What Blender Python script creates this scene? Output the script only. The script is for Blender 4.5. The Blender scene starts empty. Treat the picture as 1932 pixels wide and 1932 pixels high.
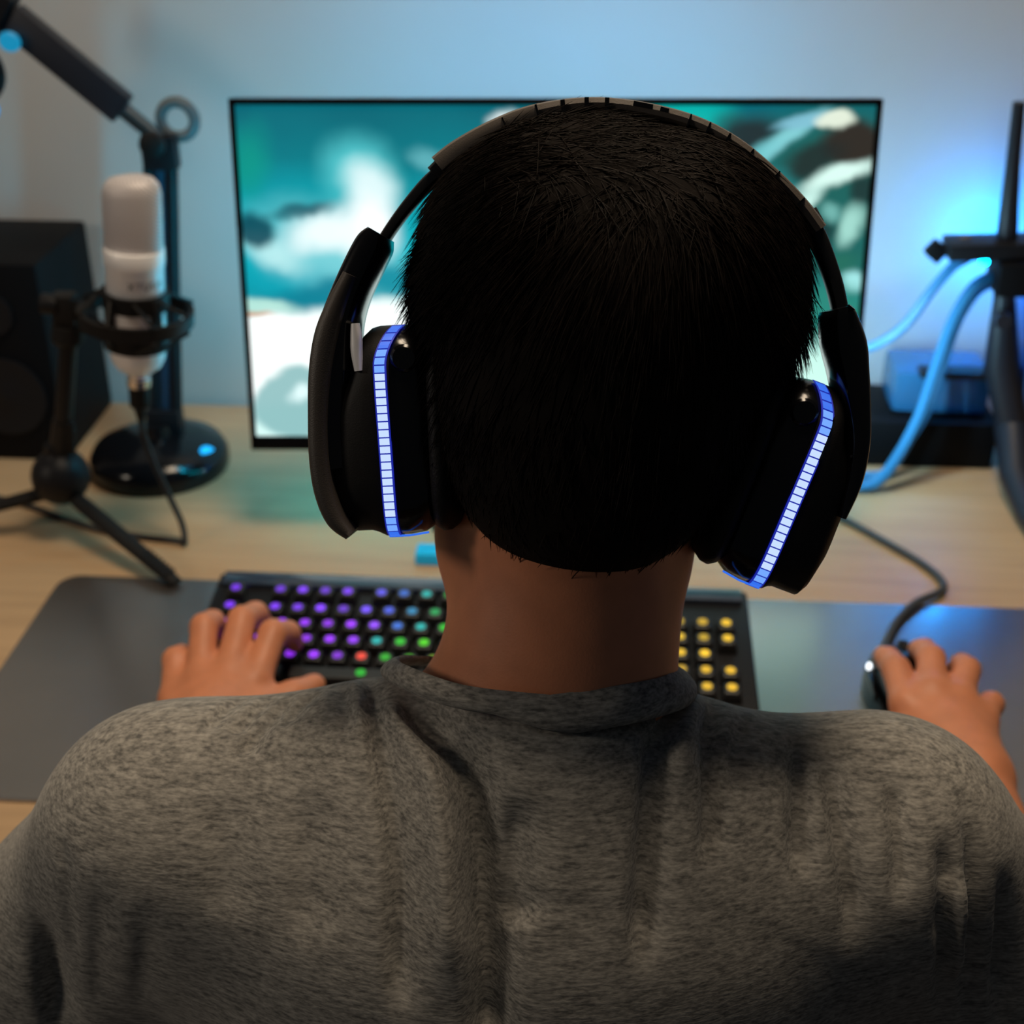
import bpy, bmesh, math, random
import numpy as np
from mathutils import Vector, Matrix, Euler

SC = bpy.context.scene
COL = SC.collection
R = math.radians
random.seed(7)
RNG = np.random.default_rng(11)

# ------------------------------------------------------------------ camera
YAW = R(3.8)
EYE = Vector((0.0, 0.0, 1.405))
cam_d = bpy.data.cameras.new('camera')
cam = bpy.data.objects.new('camera', cam_d)
COL.objects.link(cam)
cam.location = EYE
cam.rotation_euler = (R(90 - 29), 0, YAW)
cam_d.sensor_fit = 'HORIZONTAL'
cam_d.sensor_width = 24.0
cam_d.lens = 24.0 * 2600 / 1932
cam_d.clip_start = 0.02
cam_d.dof.use_dof = True
cam_d.dof.focus_distance = 0.575
cam_d.dof.aperture_fstop = 6.0
cam_d.dof.aperture_blades = 0
SC.camera = cam

# ------------------------------------------------------------------ world, lights, exposure
w = bpy.data.worlds.new('room_ambience')
SC.world = w
w.use_nodes = True
w.node_tree.nodes['Background'].inputs[0].default_value = (0.55, 0.62, 0.70, 1)
w.node_tree.nodes['Background'].inputs[1].default_value = 0.045


def area(name, loc, aim, size, power, color, shape='DISK'):
    l = bpy.data.lights.new(name, 'AREA')
    l.shape = shape
    l.size = size
    l.energy = power
    l.color = color
    o = bpy.data.objects.new(name, l)
    COL.objects.link(o)
    o.location = loc
    o.rotation_euler = (Vector(aim) - Vector(loc)).to_track_quat('-Z', 'Y').to_euler()
    return o


area('ceiling_lamp_light', (0.03, 0.93, 2.35), (0.0, 0.75, 0.75), 0.50, 15.0, (1.0, 0.80, 0.58))

area('room_lamp_light', (-1.6, 0.10, 1.75), (-0.1, 0.45, 1.0), 0.3, 4.8, (1.0, 0.86, 0.70))

SC.view_settings.view_transform = 'Standard'
SC.view_settings.look = 'None'
SC.view_settings.exposure = 0.0
SC.view_settings.gamma = 1.0
SC.view_settings.use_curve_mapping = False


# ------------------------------------------------------------------ materials
def mat(name, col, rough=0.5, metal=0.0, emit=None, estr=0.0, bump=0.0, bscale=200.0, var=0.0, vscale=30.0,
        coat=0.0, trans=0.0, spec=0.5, sss=0.0, stretch=(1, 1, 1), alpha=1.0):
    m = bpy.data.materials.new(name)
    m.use_nodes = True
    nt = m.node_tree
    b = nt.nodes['Principled BSDF']
    b.inputs['Base Color'].default_value = (*col, 1)
    b.inputs['Roughness'].default_value = rough
    b.inputs['Metallic'].default_value = metal
    b.inputs['Specular IOR Level'].default_value = spec
    b.inputs['Coat Weight'].default_value = coat
    b.inputs['Coat Roughness'].default_value = 0.06
    b.inputs['Transmission Weight'].default_value = trans
    b.inputs['Alpha'].default_value = alpha
    if sss:
        b.inputs['Subsurface Weight'].default_value = sss
        b.inputs['Subsurface Radius'].default_value = (0.008, 0.003, 0.0015)
        b.inputs['Subsurface Scale'].default_value = 1.0
    if emit:
        b.inputs['Emission Color'].default_value = (*emit, 1)
        b.inputs['Emission Strength'].default_value = estr
    tc = nt.nodes.new('ShaderNodeTexCoord')
    mp = nt.nodes.new('ShaderNodeMapping')
    mp.inputs['Scale'].default_value = stretch
    nt.links.new(tc.outputs['Object'], mp.inputs['Vector'])
    n = nt.nodes.new('ShaderNodeTexNoise')
    n.inputs['Scale'].default_value = vscale
    n.inputs['Detail'].default_value = 4
    nt.links.new(mp.outputs[0], n.inputs['Vector'])
    v = max(var, 0.03)
    ramp = nt.nodes.new('ShaderNodeMapRange')
    ramp.inputs['From Min'].default_value = 0.3
    ramp.inputs['From Max'].default_value = 0.7
    ramp.inputs['To Min'].default_value = 1 - v
    ramp.inputs['To Max'].default_value = 1 + v
    nt.links.new(n.outputs['Fac'], ramp.inputs['Value'])
    mul = nt.nodes.new('ShaderNodeVectorMath')
    mul.operation = 'SCALE'
    mul.inputs[0].default_value = col
    nt.links.new(ramp.outputs[0], mul.inputs['Scale'])
    nt.links.new(mul.outputs[0], b.inputs['Base Color'])
    if bump:
        n2 = nt.nodes.new('ShaderNodeTexNoise')
        n2.inputs['Scale'].default_value = bscale
        n2.inputs['Detail'].default_value = 3
        nt.links.new(mp.outputs[0], n2.inputs['Vector'])
        bp = nt.nodes.new('ShaderNodeBump')
        bp.inputs['Strength'].default_value = bump
        bp.inputs['Distance'].default_value = 0.001
        nt.links.new(n2.outputs['Fac'], bp.inputs['Height'])
        nt.links.new(bp.outputs[0], b.inputs['Normal'])
    return m


M = {}
M['wall'] = mat('painted_wall', (0.56, 0.56, 0.55), 0.7, var=0.04, vscale=3, bump=0.15, bscale=300)
M['floor'] = mat('floor_wood', (0.12, 0.08, 0.05), 0.5, var=0.2, vscale=6, stretch=(1, 6, 1))
M['blackplastic'] = mat('black_plastic', (0.009, 0.009, 0.011), 0.45, spec=0.22, bump=0.1, bscale=900)
M['gloss'] = mat('gloss_black', (0.004, 0.004, 0.005), 0.16, spec=0.35)
M['matteblack'] = mat('matte_black', (0.010, 0.0092, 0.009), 0.55, spec=0.2, bump=0.1, bscale=1500)
M['brownblack'] = mat('dark_brown_rubber', (0.05, 0.041, 0.034), 0.5, bump=0.15, bscale=1800)
M['bandbrown'] = mat('headband_rubber', (0.105, 0.088, 0.074), 0.5, bump=0.15, bscale=1800)
M['leather'] = mat('black_pad_leather', (0.008, 0.0075, 0.0075), 0.55, spec=0.2, bump=0.3, bscale=700)
M['metalblack'] = mat('black_steel', (0.02, 0.02, 0.022), 0.35, metal=0.6)
M['speaker'] = mat('speaker_black', (0.004, 0.004, 0.005), 0.6, spec=0.12)
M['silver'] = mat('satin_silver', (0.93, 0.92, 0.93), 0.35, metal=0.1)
M['chrome'] = mat('chrome', (0.8, 0.8, 0.82), 0.08, metal=1.0)
M['desk'] = mat('oak_desk', (0.50, 0.335, 0.19), 0.42, var=0.10, vscale=9, stretch=(0.6, 9, 9), bump=0.1, bscale=60)
M['deskedge'] = mat('oak_edge', (0.45, 0.30, 0.17), 0.5, var=0.1, vscale=9, stretch=(0.6, 9, 9))
M['skin'] = mat('skin', (0.60, 0.225, 0.11), 0.5, var=0.08, vscale=60, sss=0.12, bump=0.1, bscale=900)
M['hair'] = mat('dark_hair', (0.008, 0.006, 0.005), 0.9, spec=0.1, var=0.3, vscale=80)
M['hairstrand'] = mat('dark_hair_strand', (0.0075, 0.0048, 0.0034), 0.55, spec=0.08, var=0.5, vscale=120)
M['eye'] = mat('eye_white', (0.7, 0.68, 0.65), 0.2)
M['denim'] = mat('dark_denim', (0.02, 0.025, 0.04), 0.8, var=0.2, vscale=200)
M['cable'] = mat('cable_rubber', (0.018, 0.018, 0.02), 0.45)
M['bluecable'] = mat('pale_cable', (0.03, 0.21, 0.46), 0.4)
M['shoe'] = mat('shoe_black', (0.02, 0.02, 0.02), 0.6)
M['shirtlabel'] = mat('ink', (0.05, 0.05, 0.055), 0.5)


def emat(name, col, s):
    m = bpy.data.materials.new(name)
    m.use_nodes = True
    nt = m.node_tree
    b = nt.nodes['Principled BSDF']
    b.inputs['Base Color'].default_value = (0.02, 0.02, 0.02, 1)
    b.inputs['Emission Color'].default_value = (*col, 1)
    b.inputs['Emission Strength'].default_value = s
    return m


# ------------------------------------------------------------------ mesh helpers
class MB:
    def __init__(s):
        s.v = []
        s.f = []

    def add(s, vs, fs, mtx=None):
        n = len(s.v)
        for p in vs:
            p = Vector(p)
            s.v.append(mtx @ p if mtx else p)
        for f in fs:
            s.f.append(tuple(i + n for i in f))
        return s

    def box(s, c, size, mtx=None, bev=0.0, seg=2, rot=None):
        bm = bmesh.new()
        bmesh.ops.create_cube(bm, size=1)
        for v in bm.verts:
            v.co = Vector((v.co.x * size[0], v.co.y * size[1], v.co.z * size[2]))
        if bev:
            bmesh.ops.bevel(bm, geom=list(bm.edges), offset=bev, segments=seg, affect='EDGES', profile=0.6)
        if rot:
            bm.transform(Euler(rot).to_matrix().to_4x4())
        bm.verts.index_update()
        s.add([Vector(v.co) + Vector(c) for v in bm.verts], [[v.index for v in f.verts] for f in bm.faces], mtx)
        bm.free()
        return s

    def tube(s, path, r, n=10, mtx=None, cap=True):
        path = [Vector(p) for p in path]
        rs = r if hasattr(r, '__len__') else [r] * len(path)
        vs, fs = [], []
        up = Vector((0.123, 0.31, 0.94)).normalized()
        prev = None
        for i, p in enumerate(path):
            t = (path[min(i + 1, len(path) - 1)] - path[max(i - 1, 0)]).normalized()
            if prev is None:
                a = t.cross(up)
                if a.length < 0.05:
                    a = t.cross(Vector((1, 0, 0)))
            else:
                a = prev - t * prev.dot(t)
            a.normalize()
            prev = a
            b = t.cross(a)
            for k in range(n):
                q = 2 * math.pi * k / n
                vs.append(p + (a * math.cos(q) + b * math.sin(q)) * rs[i])
        for i in range(len(path) - 1):
            for k in range(n):
                k2 = (k + 1) % n
                fs.append((i * n + k, i * n + k2, (i + 1) * n + k2, (i + 1) * n + k))
        if cap:
            fs.append(tuple(reversed(range(n))))
            fs.append(tuple(range((len(path) - 1) * n, len(path) * n)))
        return s.add(vs, fs, mtx)

    def lathe(s, prof, o, axis, n=32, mtx=None):
        """prof: list of (radius, distance along axis)"""
        axis = Vector(axis).normalized()
        a = axis.cross(Vector((0, 1, 0.01)))
        if a.length < 0.1:
            a = axis.cross(Vector((1, 0, 0)))
        a.normalize()
        b = axis.cross(a)
        o = Vector(o)
        vs, fs = [], []
        for r_, h_ in prof:
            for k in range(n):
                q = 2 * math.pi * k / n
                vs.append(o + axis * h_ + (a * math.cos(q) + b * math.sin(q)) * max(r_, 1e-5))
        for i in range(len(prof) - 1):
            for k in range(n):
                k2 = (k + 1) % n
                fs.append((i * n + k, i * n + k2, (i + 1) * n + k2, (i + 1) * n + k))
        fs.append(tuple(reversed(range(n))))
        fs.append(tuple(range((len(prof) - 1) * n, len(prof) * n)))
        return s.add(vs, fs, mtx)

    def loft(s, rings, closed=True, mtx=None, cap=True):
        n = len(rings[0])
        vs = [p for r_ in rings for p in r_]
        fs = []
        for i in range(len(rings) - 1):
            for k in range(n if closed else n - 1):
                k2 = (k + 1) % n
                fs.append((i * n + k, i * n + k2, (i + 1) * n + k2, (i + 1) * n + k))
        if cap and closed:
            fs.append(tuple(reversed(range(n))))
            fs.append(tuple(range((len(rings) - 1) * n, len(rings) * n)))
        return s.add(vs, fs, mtx)


def mesh(name, mb):
    me = bpy.data.meshes.new(name)
    me.from_pydata([tuple(p) for p in mb.v], [], mb.f)
    bm = bmesh.new()
    bm.from_mesh(me)
    bmesh.ops.recalc_face_normals(bm, faces=bm.faces)
    bm.to_mesh(me)
    bm.free()
    return me


def shade(me, smooth=True, angle=40):
    if smooth:
        me.shade_smooth()
        if angle is not None:
            try:
                me.set_sharp_from_angle(angle=R(angle))
            except Exception:
                pass


def obj(name, me, m=None, parent=None, smooth=True, angle=40):
    """link a mesh (MB or Mesh); children of a thing keep their world shape"""
    if isinstance(me, MB):
        me = mesh(name, me)
    if m is not None and len(me.materials) == 0:
        me.materials.append(m)
    shade(me, smooth, angle)
    o = bpy.data.objects.new(name, me)
    COL.objects.link(o)
    if parent is not None:
        o.parent = parent
        if parent.type == 'EMPTY' and parent.get('worldparts'):
            o.location = -Vector(parent.location)
    return o


def thing(name, label, cat, loc=(0, 0, 0), rot=(0, 0, 0), group=None, world=True):
    o = bpy.data.objects.new(name, None)
    COL.objects.link(o)
    o.location = loc
    o.rotation_euler = rot
    o.empty_display_size = 0.05
    o['label'] = label
    o['category'] = cat
    if group:
        o['group'] = group
    if world and tuple(rot) == (0, 0, 0):
        o['worldparts'] = 1
    return o


def tag(o, label, cat, group=None):
    o['label'] = label
    o['category'] = cat
    if group:
        o['group'] = group
    return o


def struct(o):
    o['kind'] = 'structure'
    return o


def catmull(pts, per=8):
    pts = [Vector(p) for p in pts]
    out = []
    for i in range(len(pts) - 1):
        p0 = pts[max(i - 1, 0)]
        p1, p2 = pts[i], pts[i + 1]
        p3 = pts[min(i + 2, len(pts) - 1)]
        for k in range(per):
            t = k / per
            out.append(0.5 * ((2 * p1) + (p2 - p0) * t + (2 * p0 - 5 * p1 + 4 * p2 - p3) * t * t
                              + (3 * p1 - p0 - 3 * p2 + p3) * t ** 3))
    out.append(pts[-1])
    return out


# ------------------------------------------------------------------ signed-distance modelling
class Grid:
    def __init__(s, lo, hi, h):
        s.lo = np.array(lo, np.float32)
        s.h = h
        s.n = np.ceil((np.array(hi) - np.array(lo)) / h).astype(int) + 1
        s.a = np.full(s.n, 0.5, np.float32)

    def sub(s, lo, hi):
        i0 = np.clip(np.floor((np.array(lo) - s.lo) / s.h).astype(int), 0, s.n)
        i1 = np.clip(np.ceil((np.array(hi) - s.lo) / s.h).astype(int) + 1, 0, s.n)
        ax = [(s.lo[k] + s.h * np.arange(i0[k], i1[k])).astype(np.float32) for k in range(3)]
        return (slice(i0[0], i1[0]), slice(i0[1], i1[1]), slice(i0[2], i1[2])), np.meshgrid(*ax, indexing='ij', sparse=True)

    def smin(s, sl, d, k):
        a = s.a[sl]
        if k <= 0:
            s.a[sl] = np.minimum(a, d)
            return
        h = np.clip(0.5 + 0.5 * (a - d) / k, 0, 1)
        s.a[sl] = a * (1 - h) + d * h - k * h * (1 - h)

    def smax_neg(s, sl, d, k):
        """carve d out"""
        a = s.a[sl]
        d = -d
        h = np.clip(0.5 - 0.5 * (a - d) / k, 0, 1)
        s.a[sl] = a * (1 - h) + d * h + k * h * (1 - h)

    def cone_d(s, X, a, b, ra, rb):
        a = np.array(a, np.float32)
        b = np.array(b, np.float32)
        ab = b - a
        L2 = float(ab @ ab) + 1e-9
        px, py, pz = X[0] - a[0], X[1] - a[1], X[2] - a[2]
        t = np.clip((px * ab[0] + py * ab[1] + pz * ab[2]) / L2, 0, 1)
        d = np.sqrt((px - ab[0] * t) ** 2 + (py - ab[1] * t) ** 2 + (pz - ab[2] * t) ** 2)
        return d - (ra + (rb - ra) * t)

    def cone(s, a, b, ra, rb, k=0.01, carve=False):
        m = max(ra, rb) + k * 1.2 + 3 * s.h
        sl, X = s.sub(np.minimum(a, b) - m, np.maximum(a, b) + m)
        d = s.cone_d(X, a, b, ra, rb)
        s.smax_neg(sl, d, k) if carve else s.smin(sl, d, k)

    def chain(s, pts, rs, k=0.01):
        for i in range(len(pts) - 1):
            s.cone(pts[i], pts[i + 1], rs[i], rs[i + 1], k)

    def ell(s, c, r, rot=(0, 0, 0), k=0.02, carve=False):
        m = max(r) + k * 1.2 + 3 * s.h
        c = np.array(c, np.float32)
        sl, X = s.sub(c - m, c + m)
        Rm = np.array(Euler(rot).to_matrix().transposed(), np.float32)
        p = [X[0] - c[0], X[1] - c[1], X[2] - c[2]]
        q = [(Rm[i, 0] * p[0] + Rm[i, 1] * p[1] + Rm[i, 2] * p[2]) for i in range(3)]
        k0 = np.sqrt((q[0] / r[0]) ** 2 + (q[1] / r[1]) ** 2 + (q[2] / r[2]) ** 2)
        k1 = np.sqrt((q[0] / r[0] ** 2) ** 2 + (q[1] / r[1] ** 2) ** 2 + (q[2] / r[2] ** 2) ** 2) + 1e-6
        d = k0 * (k0 - 1) / k1
        s.smax_neg(sl, d, k) if carve else s.smin(sl, d, k)

    def mesh(s):
        """naive surface nets -> verts (N,3), quads (M,4)"""
        a = s.a
        sg = a < 0
        n = np.array(a.shape)
        c = [sg[dx:n[0] - 1 + dx, dy:n[1] - 1 + dy, dz:n[2] - 1 + dz].astype(np.int8)
             for dx in (0, 1) for dy in (0, 1) for dz in (0, 1)]
        tot = sum(c)
        act = (tot > 0) & (tot < 8)
        idx = np.argwhere(act)
        ids = np.full(act.shape, -1, np.int32)
        ids[tuple(idx.T)] = np.arange(len(idx))
        off = np.array([(dx, dy, dz) for dx in (0, 1) for dy in (0, 1) for dz in (0, 1)])
        vals = np.stack([a[tuple((idx + o).T)] for o in off], 1)
        P = np.zeros((len(idx), 3))
        C = np.zeros(len(idx))
        for i in range(8):
            for j in range(i + 1, 8):
                if np.abs(off[i] - off[j]).sum() != 1:
                    continue
                vi, vj = vals[:, i], vals[:, j]
                cr = (vi < 0) != (vj < 0)
                t = np.where(cr, vi / np.where(cr, vi - vj, 1), 0)
                P += np.where(cr[:, None], off[i] + t[:, None] * (off[j] - off[i]), 0)
                C += cr
        P = (P / C[:, None] + idx) * s.h + s.lo
        Q = []
        for ax in range(3):
            o1, o2 = (ax + 1) % 3, (ax + 2) % 3
            sl0 = [slice(None)] * 3
            sl1 = [slice(None)] * 3
            sl0[ax] = slice(0, -1)
            sl1[ax] = slice(1, None)
            ch = sg[tuple(sl0)] != sg[tuple(sl1)]
            e = np.argwhere(ch)
            e = e[(e[:, o1] > 0) & (e[:, o2] > 0) & (e[:, o1] < n[o1] - 1) & (e[:, o2] < n[o2] - 1)]
            u = np.zeros(3, int)
            u[o1] = 1
            v = np.zeros(3, int)
            v[o2] = 1
            q = np.stack([ids[tuple((e - u - v).T)], ids[tuple((e - v).T)], ids[tuple(e.T)], ids[tuple((e - u).T)]], 1)
            fl = sg[tuple(e.T)]
            q[~fl] = q[~fl][:, ::-1]
            Q.append(q)
        Q = np.concatenate(Q)
        return P, Q[(Q >= 0).all(1)]


def np_mesh(name, P, Q):
    me = bpy.data.meshes.new(name)
    me.vertices.add(len(P))
    me.vertices.foreach_set('co', np.asarray(P, np.float32).ravel())
    me.loops.add(Q.size)
    me.loops.foreach_set('vertex_index', Q.astype(np.int32).ravel())
    me.polygons.add(len(Q))
    me.polygons.foreach_set('loop_start', np.arange(0, Q.size, Q.shape[1], dtype=np.int32))
    me.update(calc_edges=True)
    me.validate()
    return me


def smooth_pts(P, Q, it=2, lam=0.5):
    e = np.concatenate([Q[:, [0, 1]], Q[:, [1, 2]], Q[:, [2, 3]], Q[:, [3, 0]]])
    for _ in range(it):
        S = np.zeros_like(P)
        N = np.zeros(len(P))
        for i, j in ((0, 1), (1, 0)):
            for k in range(3):
                S[:, k] += np.bincount(e[:, i], P[e[:, j], k], len(P))
            N += np.bincount(e[:, i], minlength=len(P))
        P = P + lam * (S / N[:, None] - P)
    return P


def normals(P, Q):
    fn = np.cross(P[Q[:, 2]] - P[Q[:, 0]], P[Q[:, 3]] - P[Q[:, 1]])
    N = np.zeros_like(P)
    for c_ in range(4):
        for k in range(3):
            N[:, k] += np.bincount(Q[:, c_], fn[:, k], len(P))
    return N / (np.linalg.norm(N, axis=1)[:, None] + 1e-12)


CY, SY = math.cos(YAW), math.sin(YAW)


def toworld(P):
    """the person sits turned by the same small angle against the desk"""
    P = np.asarray(P, float)
    o = P.copy()
    o[..., 0] = P[..., 0] * CY - P[..., 1] * SY
    o[..., 1] = P[..., 0] * SY + P[..., 1] * CY
    return o


def tw(p):
    return Vector(toworld(np.array(p, float)))


# ================================================================== STRUCTURE
DZ = 0.74
WALL_Y = 1.44
struct(obj('wall_back', MB().box((0, WALL_Y + 0.05, 1.3), (4.4, 0.1, 2.6)), M['wall'], smooth=False))
struct(obj('floor', MB().box((0, 0.3, -0.05), (4.4, 3.4, 0.1)), M['floor'], smooth=False))

desk = thing('desk', 'light oak desk top against the pale wall', 'desk', (0, 1.05, 0))
obj('desk_top', MB().box((0.0, 1.060, DZ - 0.015), (1.9, 0.74, 0.03), bev=0.003), M['desk'], desk)
for sx in (-0.9, 0.9):
    for sy in (0.72, 1.37):
        obj('leg', MB().box((sx, sy, (DZ - 0.03) / 2), (0.05, 0.05, DZ - 0.03), bev=0.003), M['metalblack'], desk)

# ---- leather desk mat
bm_ = MB()
def rrect(x0, x1, y0, y1, r, n=6):
    out = []
    for cx, cy, a0 in ((x1 - r, y1 - r, 0), (x0 + r, y1 - r, 90), (x0 + r, y0 + r, 180), (x1 - r, y0 + r, 270)):
        for k in range(n + 1):
            q = R(a0 + 90 * k / n)
            out.append((cx + r * math.cos(q), cy + r * math.sin(q)))
    return out
PADZ = DZ + 0.0035
rr = rrect(-0.482, 0.43, 0.742, 1.047, 0.02)
rr2 = rrect(-0.4805, 0.4285, 0.7435, 1.0455, 0.0185)
pad = obj('desk_mat', MB().loft([[(x, y, DZ) for x, y in rr], [(x, y, PADZ - 0.001) for x, y in rr], [(x, y, PADZ) for x, y in rr2]]),
          mat('mat_leather', (0.040, 0.029, 0.022), 0.36, bump=0.6, bscale=26, var=0.5, vscale=9), smooth=True, angle=30)
_pb = pad.data.materials[0].node_tree.nodes['Principled BSDF']
_pb.inputs['IOR'].default_value = 2.1
_pb.inputs['Coat Weight'].default_value = 1.0
_pb.inputs['Coat IOR'].default_value = 3.3
_pb.inputs['Coat Roughness'].default_value = 0.26
tag(pad, 'large black leather mat lying under the keyboard and mouse', 'desk mat')

# ================================================================== MONITOR
mon = thing('monitor', 'wide thin-framed monitor showing a teal and white game scene', 'monitor', (-0.040, 1.166, 0.826),
            (R(-9), 0, R(3.6)), world=False)
MWD, MHT = 0.566, 0.318
mb = MB()
mb.box((0, 0.006, MHT / 2), (MWD, 0.012, MHT), bev=0.002)
obj('casing', mb, M['blackplastic'], mon, angle=30)
obj('back_housing', MB().box((0, 0.024, MHT * 0.46), (0.30, 0.03, 0.18), bev=0.008), M['blackplastic'], mon)
fr = MB()
bz, ch = 0.0055, 0.0135
fr.box((0, -0.0012, MHT - bz / 2), (MWD, 0.0036, bz), bev=0.0006)
fr.box((0, -0.0012, ch / 2), (MWD, 0.0036, ch), bev=0.0006)
for sx in (-1, 1):
    fr.box((sx * (MWD / 2 - bz / 2), -0.0012, MHT / 2), (bz, 0.0036, MHT), bev=0.0006)
obj('bezel', fr, M['gloss'], mon, angle=30)


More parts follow.
